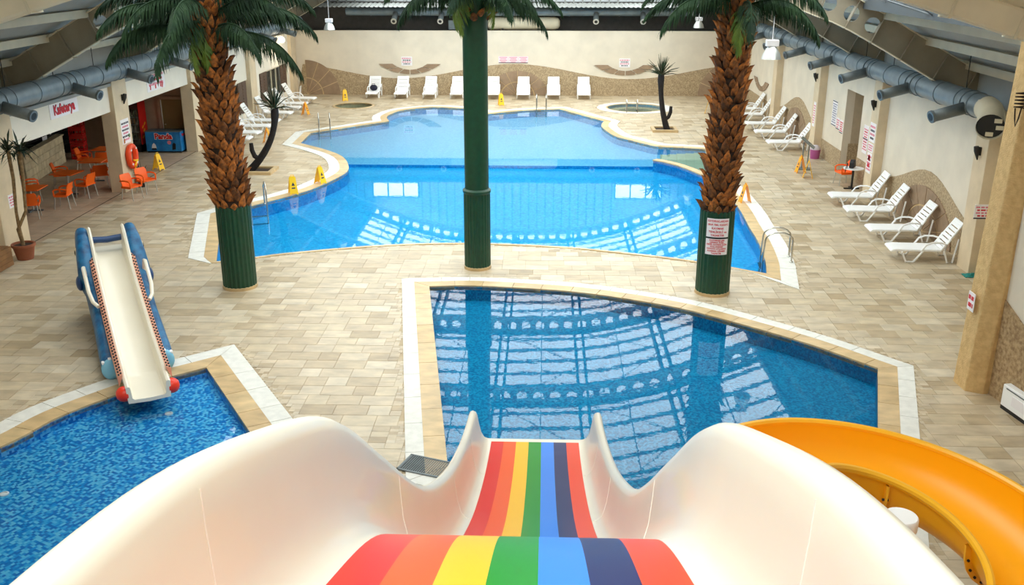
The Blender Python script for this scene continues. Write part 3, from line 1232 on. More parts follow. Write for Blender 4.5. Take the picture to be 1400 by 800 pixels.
# ---- roof of the slide tower: unseen flat roof on beams, bays glazed to set the slides' light
tw = struct_root('skylight_tower', (0, 0, 10.6))
for i in range(7):
    MB().box((-1.65, -7.6 + i * 4.05, 0), (20.4, .2, .35)).obj('roof_beam', m_cream_beam, tw)
for i in range(7):
    MB().box((-11.6 + i * 3.33, 4.5, .1), (.12, 24.5, .2)).obj('roof_beam', m_cream_beam, tw)
pm = MB().add([(-1.6, -1.95, 0), (1.6, -1.95, 0), (1.6, 1.95, 0), (-1.6, 1.95, 0)], [(0, 1, 2, 3)]).mesh('pane')
pm.materials.append(m_glass)
rp_ = MB().box((0, 0, 0), (3.3, 4.02, .06)).mesh('roof_panel')
rp_.materials.append(m_cream_beam)
for i in range(6):
    for j in range(6):
        loc = (-11.6 + 3.33 * (i + .5), -7.6 + 4.05 * (j + .5), .22)
        if i in (2, 3) and j in (1, 2, 3, 4):  # glazed bays picked for the light they throw on the slides
            link('pane', pm, None, tw, loc)
        else:
            link('roof_panel', rp_, None, tw, loc)


# ================================================================== THE BIG SLIDES
def spline1(tab, x):
    """smooth (monotone-ish) interpolation of a table"""
    for i in range(len(tab) - 1):
        if x <= tab[i + 1][0] or i == len(tab) - 2:
            x0, y0 = tab[i]
            x1, y1 = tab[i + 1]
            h = x1 - x0
            m = (y1 - y0) / h
            m0 = (y1 - tab[i - 1][1]) / (x1 - tab[i - 1][0]) if i > 0 else m
            m1 = (tab[i + 2][1] - y0) / (tab[i + 2][0] - x0) if i + 2 < len(tab) else m
            t = (x - x0) / h
            return (2 * t ** 3 - 3 * t * t + 1) * y0 + (t ** 3 - 2 * t * t + t) * h * m0 + (-2 * t ** 3 + 3 * t * t) * y1 + (t ** 3 - t * t) * h * m1


PROF = [(-.9, 6.16), (0, 6.1), (1.0, 5.98), (2.0, 5.80), (2.87, 5.50), (3.84, 5.06), (4.8, 4.38), (6.0, 3.5), (7.0, 2.84), (8.2, 2.22), (9.5, 1.66), (11, 1.16), (12.2, .86), (13.05, .72)]
SX = -.1
rb = thing('rainbow_slide', 'wide white water slide with rainbow striped bed running down into the splash pool', 'water slide', (SX, 6.5, 0))
half = [(.66, 0), (.71, .012), (.765, .07), (.805, .19), (.835, .36), (.85, .47), (.872, .52), (.915, .54), (.952, .525), (.97, .48), (.965, .42), (.935, .25), (.88, .05), (.80, -.06), (.4, -.07)]
sec = [(-a, b) for a, b in half[::-1]] + half


def prof_pt(y):
    z = spline1(PROF, y)
    s_ = (spline1(PROF, y + .05) - spline1(PROF, y - .05)) / .1
    n_ = Vector((0, -s_, 1)).normalized()
    return z, n_


ys = []
y = -.9
while y < 13.04:
    ys.append(y)
    y += .12
ys += [12.98, 13.05]
rg = []
for y in ys:
    z, n_ = prof_pt(y)
    e = 13.05 - y
    k = 1.0 if e > .3 else (.35 + .65 * math.sqrt(max(0, e / .3)))
    rg.append([(a, y + n_.y * (b * k if b > 0 else b) - 6.5, z + n_.z * (b * k if b > 0 else b)) for a, b in sec])
body = MB().rings(rg, closed=True).obj('body', m_white, rb, smooth=True, ang=50)
scol = [('red_stripe', srgb(216, 28, 4)), ('orange_stripe', srgb(234, 86, 2)), ('yellow_stripe', srgb(240, 184, 0)), ('green_stripe', srgb(14, 138, 12)),
        ('light_blue_stripe', srgb(48, 128, 230)), ('navy_stripe', srgb(14, 22, 88)), ('orange_stripe', srgb(230, 62, 8))]
ws = 1.30 / 7
for i, (nm, c) in enumerate(scol):
    m_ = mat('gelcoat_' + nm, c, .32, spec=.22)
    a0, a1 = -.65 + ws * i, -.65 + ws * (i + 1)
    rr = []
    for y in ys:
        if y > 12.93: break
        z, n_ = prof_pt(y)
        rr.append([(a0, y + n_.y * .006 - 6.5, z + n_.z * .006), (a1, y + n_.y * .006 - 6.5, z + n_.z * .006)])
    MB().rings(rr, closed=False).obj(nm, m_, rb, smooth=True)
m_seam = mat('seam_grey', srgb(232, 226, 214), .5)
for y in (2.2, 5.4, 9.1, 11.4):
    z, n_ = prof_pt(y)
    b = MB()
    pts = [(a, y + n_.y * (h + .004) - 6.5, z + n_.z * (h + .004)) for a, h in half[:6]]
    b.tube(pts, .003, 5)
    b.obj('seam', m_seam, rb)
    MB().tube([(-p[0], p[1], p[2]) for p in pts], .003, 5).obj('seam', m_seam, rb)
m_post = mat('blue_grey_post', srgb(120, 132, 140), .5, metal=.3)
for y in (1.2, 4.2, 7.2, 10.2):
    z, _ = prof_pt(y)
    for s_ in (-1, 1):
        MB().cyl((s_ * .55, y - 6.5, 0), (s_ * .55, y - 6.5, z - .1), .07, n=12).obj('support_post', m_post, rb)
    MB().box((0, y - 6.5, z - .14), (1.3, .1, .1)).obj('support_beam', m_post, rb)
# starting platform of the tower
pf = thing('slide_platform', 'steel start platform at the top of the rainbow slide', 'platform', (SX, -2.4, 0))
MB().box((0, 0, 6.0), (4.4, 2.8, .16)).obj('deck', m_joint, pf)
for sx in (-2, 2):
    for sy in (-1.2, 1.2):
        MB().cyl((sx, sy, 0), (sx, sy, 5.92), .1, n=12).obj('post', m_post, pf)

# orange flume: a descending bend round its white centre column
FCX, FCY, RO, RI = 3.44, 8.01, 1.96, .77
RC, RW = (RO + RI) / 2, (RO - RI) / 2
m_flume = mat('orange_gelcoat', srgb(255, 178, 10), .35)
m_flume_in = mat('yellow_orange_rim', srgb(255, 190, 44), .3)
of = thing('orange_slide', 'orange curved open flume slide at the right, bending behind the white slide', 'water slide', (FCX, FCY, 0))
csec = []
for i in range(13):
    a = math.pi * i / 12
    csec.append((-math.cos(a) * (RW - .06), -.52 * math.sin(a) ** .8))
prof2 = [(-RW, -.02), (-RW, .015), (-RW + .03, .03), (-RW + .06, .015)] + csec[1:-1] + [(RW - .06, .015), (RW - .03, .03), (RW, .015), (RW, -.02)]
for i in range(12, -1, -1):
    a = math.pi * i / 12
    prof2.append((-math.cos(a) * (RW - .035), -.02 - .54 * math.sin(a) ** .8))
tmin, tmax = -1.9, 3.05
nseg = 90
zt = lambda t: 2.1 + .30 * t


def fl_pt(t, r_, h):
    if t > tmax:                       # straight run up to the tower
        L_ = (t - tmax) * RC
        c0, s0 = math.cos(tmax), math.sin(tmax)
        k_ = Vector((-s0 - .035, c0, 0)).normalized()
        return (r_ * c0 + k_.x * L_, r_ * s0 + k_.y * L_, zt(tmax) + .24 * L_ + h)
    return (r_ * math.cos(t), r_ * math.sin(t), zt(t) + h)


rg = []
for i in range(nseg + 1):
    t = tmin + (tmax - tmin) * i / nseg
    rg.append([fl_pt(t, RC + a, h) for a, h in prof2])
tup = [tmax + .2 * i for i in range(1, 31)]
for t in tup: rg.append([fl_pt(t, RC + a, h) for a, h in prof2])
MB().rings(rg).obj('trough', m_flume, of, smooth=True, ang=50)
for t in (-.9, .32, 1.45, 2.6):
    # bolted joint flanges on the outside
    f = MB()
    for s_ in (-1, 1):
        pass
    ring_o = [fl_pt(t, RC - math.cos(math.pi * i / 14) * (RW + .03), -.03 - .60 * math.sin(math.pi * i / 14) ** .8) for i in range(15)]
    ring_i = [fl_pt(t, RC - math.cos(math.pi * i / 14) * (RW - .05), -.03 - .53 * math.sin(math.pi * i / 14) ** .8) for i in range(15)]
    o2 = [fl_pt(t + .03, RC - math.cos(math.pi * i / 14) * (RW + .03), -.03 - .60 * math.sin(math.pi * i / 14) ** .8) for i in range(15)]
    i2 = [fl_pt(t + .03, RC - math.cos(math.pi * i / 14) * (RW - .05), -.03 - .53 * math.sin(math.pi * i / 14) ** .8) for i in range(15)]
    f.rings([ring_i, ring_o, o2, i2], closed=False)
    jf = f.obj('joint_flange', m_flume_in, of)
    for i in (1, 2, 3, 4, 5):
        p = Vector(fl_pt(t - .006, RC - math.cos(math.pi * i / 14) * (RW - .005), -.03 - .565 * math.sin(math.pi * i / 14) ** .8))
        q = Vector((-math.sin(t), math.cos(t), 0))
        MB().cyl(p - q * .012, p + q * .05, .014, n=6).obj('bolt', m_black, jf)
for rr, nm in ((RO - .03, 'outer_rim'), (RI + .03, 'inner_rim')):
    MB().tube([fl_pt(tmin + (tmax - tmin) * i / nseg, rr, .02) for i in range(nseg + 1)] + [fl_pt(t, rr, .02) for t in tup], .042, 8).obj(nm, m_flume_in, of, smooth=True)
for t in (-1.7, 2.95, 5.5, 8.0):
    p = fl_pt(t, RC, -.57)
    MB().cyl((p[0], p[1], 0), (p[0], p[1], p[2] + .03), .07, n=12).obj('leg', m_white_pl, of)
cp = thing('support_column', 'white round capped column standing inside the bend of the orange slide', 'column', (FCX, FCY + .15, 0))
MB().cyl((0, 0, 0), (0, 0, 2.42), .095, n=20).obj('shaft', m_white_pl, cp, smooth=True)
MB().lathe([(.155, 2.40), (.16, 2.41), (.16, 2.53), (.15, 2.545), (0, 2.55)], 28).obj('cap', m_white_pl, cp, smooth=True)

# ================================================================== CHILDREN'S SLIDE (blue creature)
K0, K1 = Vector((-9.55, 20.1, 0)), Vector((-6.98, 15.45, 0))
KL = (K1 - K0).length
kdir = (K1 - K0).normalized()
ks = thing('creature_slide', 'small white children\'s slide flanked by a blue spotted creature body, ending in the shallow pool', 'slide', tuple(K0))
ks.rotation_euler = (0, 0, math.atan2(kdir.y, kdir.x))     # local +x runs down the slide
KP = [(-.45, 1.42), (.1, 1.42), (.5, 1.30), (1.2, 1.05), (2.4, .70), (3.6, .42), (4.6, .25), (KL, .17)]
kz = lambda s_: spline1(KP, s_)
ksec = [(-.38, .30), (-.345, .325), (-.31, .31), (-.30, .26), (-.285, .03), (-.25, 0), (0, -.01), (.25, 0), (.285, .03), (.30, .26), (.31, .31), (.345, .325), (.38, .30), (.36, -.06), (0, -.08), (-.36, -.06)]
rg = []
for i in range(41):
    s_ = -.1 + (KL + .1) * i / 40
    k = .8 if s_ > 4.9 else 1
    up = 1 + .75 * max(0, 1 - s_ / 1.0)
    rg.append([(s_, a, kz(s_) + (b * k * up if b > .05 else b)) for a, b in ksec])
MB().rings(rg).obj('chute', m_white, ks, smooth=True)
MB().box((-.35, 0, 1.38), (.6, .7, .07)).obj('platform', m_white, ks, bevel=.02)
m_blue = mat('creature_blue', srgb(22, 108, 156), .45, vscale=5, col2=srgb(12, 66, 110), bump=.2, bscale=14)
m_navy = mat('creature_navy', srgb(24, 62, 112), .4)
m_lblue = mat('creature_light_blue', srgb(126, 192, 222), .45)
m_pink = mat('creature_pink', srgb(226, 160, 132), .5)
MB().tube([(-.12, -.36, 1.72), (-.12, 0, 1.69), (-.12, .36, 1.72)], .07, 10).obj('crossbar', m_navy, ks, smooth=True)
MB().prism([(-.5, 1.3), (.3, 1.18), (1.2, .92), (2.4, .57), (3.4, .32), (3.4, 0), (-.5, 0)], -.3, .3, lambda a, b, c: (a, c, b)).obj('belly', m_navy, ks)
for s_ in (-1, 1):
    K = [(-.42, .47, 1.66, .04, .10), (-.38, .47, 1.66, .10, .26), (-.2, .49, 1.64, .15, .36), (.2, .50, 1.54, .17, .38), (.55, .51, 1.36, .19, .36), (.85, .52, 1.14, .20, .30), (1.0, .49, .98, .15, .30),
         (1.5, .48, .80, .15, .32), (2.2, .47, .60, .155, .32), (2.9, .48, .42, .16, .29), (3.5, .49, .28, .165, .23), (3.75, .49, .24, .16, .2), (3.83, .49, .23, .11, .15)]
    rr = []
    for (q, lat, zc, rw, rh) in K:
        sq = lambda v: math.copysign(abs(v) ** .7, v)
        rr.append([(q, s_ * (lat + rw * sq(math.cos(2 * math.pi * j / 20))), zc + rh * sq(math.sin(2 * math.pi * j / 20))) for j in range(20)])
    MB().rings(rr).obj('creature_side', m_blue, ks, smooth=True, ang=70)
    MB().ellip((.78, s_ * .70, 1.05), (.2, .08, .16)).obj('cheek_fin', m_navy, ks, smooth=True)
    ey = MB().ellip((.3, s_ * .655, 1.58), (.10, .04, .12)).obj('eye', mat('eye_cream', srgb(230, 214, 180), .4), ks, smooth=True)
    MB().ellip((.31, s_ * .685, 1.59), (.05, .02, .06)).obj('pupil', m_black, ey, smooth=True)
    pw = MB().ellip((3.82, s_ * .49, .225), (.09, .175, .21)).obj('paw', m_lblue, ks, smooth=True)
    for j, (dy, dz) in enumerate(((-.12, .14), (0, .19), (.12, .14))):
        MB().box((3.80, s_ * .49 + dy, .225 + dz), (.1, .06, .05)).obj('toe', m_white_pl, pw, bevel=.012)
    # scalloped spotted trim beside the chute
    tr = []
    for i in range(31):
        q = .7 + 4.25 * i / 30
        tr.append([(q, s_ * .375, kz(q) + .29), (q, s_ * .375, kz(q) + .33), (q, s_ * .455, kz(q) + .30), (q, s_ * .455, kz(q) + .10)])
    t_ = MB().rings(tr).obj('spotted_trim', m_pink, ks)
    sp = MB()
    for i in range(38):
        q = .76 + 4.12 * i / 37
        for dl, dz in ((.395, .325), (.435, .312)):
            slope = (kz(q + .05) - kz(q - .05)) / .1
            sp.ellip((q + (0.03 if dl > .42 else 0), s_ * dl, kz(q) + dz), (.042, .018, .016), 8, 5)
    sp.obj('dark_spots', m_black, t_)['kind'] = 'stuff'
    # hand rail
    MB().tube([(1.0, s_ * .58, kz(1.0) + .1), (1.02, s_ * .60, kz(1.02) + .34), (1.15, s_ * .61, kz(1.15) + .40), (1.9, s_ * .60, kz(1.9) + .34), (2.2, s_ * .56, kz(2.2) + .30), (2.35, s_ * .48, kz(2.35) + .28)], .04, 8).obj('handrail', m_white, ks, smooth=True)
    # red bumper at the mouth
    MB().lathe([(.135, 0), (.14, .04), (.14, .08), (.12, .14), (.07, .185), (0, .2)], 20).obj('red_bumper', mat('orange_red_bumper', srgb(238, 52, 26), .35), ks, smooth=True, loc=(KL - .13, s_ * .345, .26), rot=(-s_ * R(90), 0, 0))

# ================================================================== POSTS AND PALMS
def flutes(n, d=.035):
    return lambda j: 1 - (d if j % 4 in (2, 3) else 0)


def frond_mesh(name, L, rise, droop, nl, seed, leafl=.42):
    rnd = random.Random(seed)
    b = MB()
    pts = []
    N = 16
    for i in range(N + 1):
        t = i / N
        pts.append(Vector((L * t * (1 - .12 * t * t), .06 * math.sin(seed + 3 * t), rise * t - droop * t ** 2.6)))
    b.tube(pts, [.028 * (1 - .8 * i / N) + .004 for i in range(N + 1)], 5)
    for i in range(nl):
        t = .06 + .94 * i / (nl - 1)
        f = t * N
        k = min(int(f), N - 1)
        p = pts[k].lerp(pts[k + 1], f - k)
        d = (pts[k + 1] - pts[k]).normalized()
        ll = leafl * (.5 + .8 * math.sin(math.pi * min(1, .15 + .75 * t))) * (1 - .4 * t * t) * rnd.uniform(.85, 1.1)
        for s_ in (-1, 1):
            a = R(52) * (1 - .5 * t) + rnd.uniform(-.2, .2)
            out = Vector((0, s_, 0)) * math.sin(a) * .75 + d * math.cos(a) * .6
            out.z -= .28 + rnd.uniform(0, .5)
            out.normalize()
            mid = p + out * ll * .5
            tip = p + out * ll * .85 + Vector((0, 0, -ll * rnd.uniform(.3, .6)))
            wv = d.cross(out)
            wv = out.cross(wv).normalized() * .017
            b.add([p - wv * .7, p + wv * .7, mid + wv, mid - wv, tip], [(0, 1, 2, 3), (3, 2, 4)])
    return b.mesh(name, fix=False)


fr_m = [frond_mesh('frond', 2.2, .75, 1.15, 92, 1, .40), frond_mesh('frond', 2.0, .35, 1.05, 86, 2, .40), frond_mesh('frond', 1.7, 1.1, 1.0, 72, 3, .36)]
for q in fr_m: q.materials.append(m_leaf)
fr_y = frond_mesh('frond', .9, .1, .75, 40, 9, .34)
fr_y.materials.append(m_leaf_y)


def scale_mesh():
    """one leaf-base boot: a curved upward tongue standing off the trunk (+x outward, z up)"""
    prof = [(0, .0, .09), (.04, .09, .10), (.065, .17, .08), (.095, .24, .045), (.125, .285, .01)]
    rr = []
    for (o_, z, w_) in prof:
        rr.append([(o_ - .05, -w_, z - .02), (o_ + .015, -w_ * .5, z), (o_ + .03, 0, z), (o_ + .015, w_ * .5, z), (o_ - .05, w_, z - .02), (o_ - .07, 0, z - .03)])
    return MB().rings(rr).mesh('bark_scale', True, 60)


sc_m = scale_mesh()
sc_m.materials.append(m_bark)


def palm(label, loc, r0, ztop, crown_z, seed, fronds, lean=0, sleeve=2.05, rt=.37):
    rnd = random.Random(seed)
    t = thing('palm_tree', label, 'palm', loc, group='artificial palms with green sleeves')
    MB().lathe([(r0 * 1.04, 0), (r0 * 1.04, .07), (r0 * .95, .075)], 40).obj('base_ring', m_coping, t, smooth=True)
    MB().lathe([(r0, .06), (r0, sleeve)], 96, rfun=flutes(96)).obj('fluted_sleeve', m_green, t)
    sh = lambda z_: lean * max(0, z_ - sleeve)
    MB().lathe([(r0 * .98, sleeve - .02), (r0 * .98, sleeve), (rt * .9, sleeve + .02)], 40).obj('sleeve_top', m_bark_d, t)
    MB().rings([[(sh(z_) + r_ * math.cos(2 * math.pi * j / 20), r_ * math.sin(2 * math.pi * j / 20), z_) for j in range(20)]
                for r_, z_ in ((rt, sleeve - .1), (rt * 1.02, 3.2), (rt * .98, 4.6), (rt * .86, ztop), (rt * .7, ztop + 1.0))]).obj('trunk', m_bark_d, t, smooth=True)
    z = sleeve - .06
    k = 0
    while z < ztop:
        rr = (rt + .01) * (1.02 if z < 4.6 else 1.02 - .12 * (z - 4.6) / (ztop - 4.6))
        n = 11
        for j in range(n):
            a = 2 * math.pi * (j + .5 * (k % 2)) / n + rnd.uniform(-.08, .08)
            o = link('bark_scale', sc_m, None, t, (sh(z) + rr * math.cos(a), rr * math.sin(a), z + rnd.uniform(-.04, .04)), (0, rnd.uniform(-.28, .22), a))
            s_ = rnd.uniform(.8, 1.25)
            o.scale = (s_, s_ * rnd.uniform(.85, 1.1), s_ * rnd.uniform(.85, 1.1))
        z += .18
        k += 1
    for i, (az, tilt, kind, zz, sc) in enumerate(fronds):
        me = fr_y if kind == 9 else fr_m[kind]
        a = R(az)
        o = link('frond', me, None, t, (sh(zz) + rt * .7 * math.cos(a), rt * .7 * math.sin(a), zz), (0, R(tilt), a))
        o.scale = (sc, sc, sc)
    return t


def crown(base, n, seed, z0, z1, kinds=(0, 1, 2)):
    rnd = random.Random(seed)
    out = []
    for i in range(n):
        az = 360 * i / n + rnd.uniform(-12, 12)
        f = (i * 7 % n) / n
        out.append((az, rnd.uniform(-12, 14) - 18 * f, rnd.choice(kinds[:2]) if f < .7 else kinds[2], z0 + (z1 - z0) * f, rnd.uniform(.9, 1.12)))
    return out


PL, PC, PR = fl(322, 399), fl(652, 371), fl(977, 407)
lf = crown(0, 24, 3, 5.95, 7.0) + [(262, 30, 9, 6.15, 1.0), (285, 38, 9, 5.95, .8)]
palm('tall artificial palm with brown scaly trunk, beside the blue creature slide', (PL.x, PL.y + .4, 0), .40, 6.5, 6.2, 5, lf, lean=-.05, rt=.345)
rf = [(a, t, k, z, c * .92) for a, t, k, z, c in crown(0, 22, 8, 6.55, 7.3)] + [(272, 35, 9, 6.6, 1.0)]
palm('tall artificial palm carrying the white notice on its green sleeve', (PR.x, PR.y + .4, 0), .40, 6.9, 6.7, 6, rf, lean=.03, rt=.305)

gp = thing('green_post', 'dark green round post with leafy crown between the two scaly palms', 'post', (PC.x, PC.y + .33, 0), group='artificial palms with green sleeves')
MB().lathe([(.35, 0), (.35, .07), (.32, .075)], 40).obj('base_ring', m_coping, gp, smooth=True)
MB().lathe([(.335, .06), (.335, 2.0)], 96, rfun=flutes(96)).obj('fluted_sleeve', m_green, gp)
MB().lathe([(.34, 1.97), (.355, 2.0), (.355, 2.05), (.31, 2.09)], 40).obj('collar', m_green, gp, smooth=True)
MB().lathe([(.30, 2.05), (.30, 7.2)], 40).obj('pole', m_green, gp, smooth=True)
for (az, tl, kd, zz, sc) in [(a, t, k, z, c * .92) for a, t, k, z, c in crown(0, 22, 12, 6.6, 7.2)] + [(245, 30, 9, 6.85, 1.0), (228, 30, 9, 6.85, .9), (330, 30, 9, 6.8, .8)]:
    a = R(az)
    o = link('frond', fr_y if kd == 9 else fr_m[kd], None, gp, (.27 * math.cos(a), .27 * math.sin(a), zz), (0, R(tl), a))
    o.scale = (sc, sc, sc)
for j in range(12):
    a = 2 * math.pi * j / 12
    o = link('bark_scale', sc_m, None, gp, (.29 * math.cos(a), .29 * math.sin(a), 6.15 + .1 * (j % 3)), (R(180) * 0, .5, a))

# the small bare palms in square kerbs
def small_palm(label, loc, hgt, bend, side, seed):
    rnd = random.Random(seed)
    t = thing('small_palm', label, 'palm', loc, group='small bare palms in square kerbs')
    k = MB()
    for a, b, d, e in ((0, .5, 1.15, .15), (0, -.5, 1.15, .15), (.5, 0, .15, .85), (-.5, 0, .15, .85)):
        k.box((a, b, .05), (d, e, .13))
    k.obj('kerb', m_coping, t, bevel=.01)
    MB().box((0, 0, .01), (.9, .9, .06)).obj('soil', m_bark_d, t)
    pts = [Vector((bend * (1 - (1 - i / 10) ** 2.2) - bend * .35, 0, hgt * i / 10)) for i in range(11)]
    tb = mat('black_trunk', srgb(34, 28, 26), .9, var=.4, vscale=14, bump=.6, bscale=30)
    MB().tube(pts, [.15, .14, .13, .125, .12, .115, .11, .11, .125, .15, .14], 12).obj('trunk', tb, t, smooth=True)
    q = pts[2]
    MB().tube([q, q + Vector((side * .18, 0, .12)), q + Vector((side * .26, 0, .34)), q + Vector((side * .27, 0, .6))], [.09, .09, .085, .07], 10).obj('stump', tb, t, smooth=True)
    top = pts[-1]
    for i in range(46):
        az, el = rnd.uniform(0, 6.28), R(rnd.uniform(8, 85))
        L = rnd.uniform(.6, 1.0)
        d = Vector((math.cos(az) * math.cos(el), math.sin(az) * math.cos(el), math.sin(el)))
        e = top + d * L + Vector((0, 0, -.12 * math.cos(el)))
        MB().tube([top + d * .02, top + d * L * .55, e], [.022, .02, .004], 4).obj('leaf', mat_spike if i % 3 else m_leaf, t)
    return t


mat_spike = mat('dark_spike_leaf', srgb(48, 52, 36), .7, vscale=6, col2=srgb(80, 78, 52))
a_ = fl(355, 235)
small_palm('small dark palm bending right with side stump, on the floor left of the big pool', (a_.x, a_.y, 0), 2.35, 1.15, -1, 1)
b_ = fl(908, 178.5)
small_palm('small dark palm leaning left in a square kerb beside the round whirlpool', (b_.x, b_.y, 0), 2.5, -.4, 1, 2)


# ================================================================== FURNITURE
def make_lounger():
    t = thing('sun_lounger', 'white', 'lounger')
    W = .31
    # seat panel with rounded front
    pr2 = [(-.02, .33), (.3, .335), (.8, .33), (1.05, .335), (1.15, .32), (1.19, .28), (1.17, .24), (1.05, .27), (-.02, .28)]
    MB().prism(pr2, -W, W, lambda a, b, c: (c, a, b)).obj('seat', m_white_pl, t, smooth=True, bevel=.015, ang=30)
    bd = Vector((0, -.42, .66)).normalized()
    bn = Vector((0, .66, .42)).normalized()
    L = .80
    o0 = Vector((0, -.02, .33))
    mt = Matrix((Vector((1, 0, 0)), bd, bn)).transposed()
    fr = MB()
    for s_ in (-1, 1):
        fr.box(o0 + bd * L / 2 + Vector((s_ * (W - .035), 0, 0)), (.07, L, .04), mt)
    fr.box(o0 + bd * (L - .04), (2 * W, .10, .045), mt)
    fr.box(o0 + bd * .04, (2 * W, .08, .04), mt)
    bk = fr.obj('backrest', m_white_pl, t, bevel=.015)
    sm = MB().box((0, 0, 0), (2 * W - .1, .082, .03), mt).mesh('slat')
    sm.materials.append(m_white_pl)
    for i in range(6):
        link('slat', sm, None, bk, tuple(o0 + bd * (.13 + i * .108)))
    for s_ in (-1, 1):
        x = s_ * (W + .015)
        MB().tube([(x, .92, .27), (x, .80, .02), (x, .62, .02), (x, .42, .30)], .026, 8).obj('leg', m_white_pl, t, smooth=True)
        MB().tube([(x, -.08, .30), (x, -.18, .02), (x, -.30, .02), (x, -.38, .62)], .024, 8).obj('leg', m_white_pl, t, smooth=True)
        MB().tube([(x, .46, .30), (x, .36, .46), (x, .22, .52), (x, .02, .52), (x, -.12, .48), (x, -.2, .62)], .024, 8).obj('armrest', m_white_pl, t, smooth=True)
    return t


lg = make_lounger()
used = [False]


def lounger(x, y, rz, label, group):
    o = lg if not used[0] else copy_tree(lg)
    used[0] = True
    o.location = (x, y, 0)
    o.rotation_euler = (0, 0, rz)
    o.scale = (1.06, 1.06, 1.06)
    tag(o, label, 'lounger', group)
    return o


for i, (x, y, a) in enumerate(((10.34, 24.85, 86), (10.4, 26.8, 88), (10.4, 28.95, 86), (10.42, 30.75, 87))):
    lounger(x, y, R(a), 'white sun lounger by the right wall fan, ' + ('nearest of the four', 'second nearest of the four', 'third nearest of the four', 'farthest of the four')[i], 'four near loungers at the right wall')
for i, (x, y, a) in enumerate(((10.42, 40.2, 88), (10.42, 42.7, 86), (10.45, 44.9, 88), (10.45, 47.6, 86), (10.45, 49.4, 88))):
    lounger(x, y, R(a), 'white sun lounger, far right wall row, ' + ('nearest, beside the grey stand', 'second nearest', 'middle one of five', 'fourth, partly behind the palm trunk', 'farthest, mostly behind the palm trunk')[i], 'far loungers at the right wall')
for i, x in enumerate((-9.72, -8.12, -6.52, -4.98, -2.95, -1.25, .45, 2.15)):
    lounger(x, 55.58, R(180), 'white sun lounger against the back wall, ' + ('leftmost, with a dark bag on it', 'second from the left', 'third from the left', 'just left of the green post', 'just right of the green post', 'right half of the brown fan', 'second from the right', 'rightmost of the row')[i], 'loungers along the back wall')
for i, y in enumerate((52.5, 50.5, 49.0, 47.4, 45.0, 43.4, 41.8, 40.4)):
    lounger(-13.65, y, R(-90 + (i % 3 - 1) * 4), 'white sun lounger on the left side, ' + ('farthest back in the corner', 'second from the far corner', 'third from the far corner', 'fourth from the far corner', 'fifth from the far corner', 'sixth from the far corner', 'seventh, just right of the palm trunk', 'nearest, mostly hidden by the palm trunk')[i], 'loungers along the left wall')
bg = MB()
bg.ellip((0, 0, .14), (.22, .2, .17), 12, 8).tube([(-.1, -.05, .28), (-.08, -.05, .36), (.08, -.05, .36), (.1, -.05, .28)], .015, 5)
tag(bg.obj('bag', mat('dark_navy_cloth', srgb(26, 28, 50), .8), loc=(-9.72, 55.3, .372), smooth=True), 'dark navy bag lying on the leftmost back wall lounger', 'bag')


# ---- wet floor boards
def make_wet(mt):
    t = thing('wet_floor_sign', 'x', 'floor sign')
    for s_ in (-1, 1):
        a = R(15) * s_
        poly = [(-.14, 0), (-.09, 0), (-.085, .04), (.085, .04), (.09, 0), (.14, 0), (.105, .56), (.07, .6), (-.07, .6), (-.105, .56)]
        fn = lambda p, q, r_: (p, s_ * (.17 - q * math.sin(R(15))) + r_, q)
        bo = MB().prism(poly, -.009, .009, fn).obj('board', mt, t)
        pm_ = MB()
        cz = .36
        pm_.prism([(-.055, cz - .06), (.055, cz - .06), (0, cz + .05)], .010 * s_, .014 * s_, fn)
        pm_.obj('triangle_mark', m_ink_b, bo)
        MB().prism([(-.06, .2), (.06, .2), (.06, .24), (-.06, .24)], .010 * s_, .014 * s_, fn).obj('print_line', m_ink_b, bo)
    MB().tube([(-.06, 0, .58), (-.05, 0, .64), (.05, 0, .64), (.06, 0, .58)], .014, 6).obj('handle', mt, t)
    return t


wy, wa = make_wet(m_yellow), make_wet(m_amber)
wu = {0: False, 1: False}
for (u, v, a, k, lb) in ((401, 265, 25, 0, 'yellow wet floor sign on the left pool edge, nearer of the two there'), (438, 251, 60, 0, 'yellow wet floor sign on the left pool edge, just beyond its twin'),
                         (217, 232, 70, 0, 'pale yellow wet floor sign in front of the blue freezer'), (366, 195, 90, 1, 'amber wet floor sign in front of the left loungers, near the small palm'),
                         (418, 157, 80, 1, 'amber wet floor sign by the farthest left loungers'), (472, 138, 20, 0, 'yellow wet floor sign beside the empty round whirlpool'),
                         (685, 144, 15, 0, 'yellow wet floor sign right of the green post near the back'), (1018, 277, 100, 1, 'yellow wet floor sign half hidden behind the right palm trunk'),
                         (968, 155, 80, 0, 'thin yellow wet floor sign left of the right palm trunk, far back'), (1094, 236, 95, 1, 'amber wet floor sign by the grey stand on the right, rear one'),
                         (1104, 243, 75, 0, 'yellow wet floor sign by the grey stand on the right, front one')):
    src = wa if k else wy
    o = src if not wu[k] else copy_tree(src)
    wu[k] = True
    p = fl(u, v)
    o.location = (p.x, p.y, 0)
    o.rotation_euler = (0, 0, R(a))
    tag(o, lb, 'floor sign', 'wet floor signs')


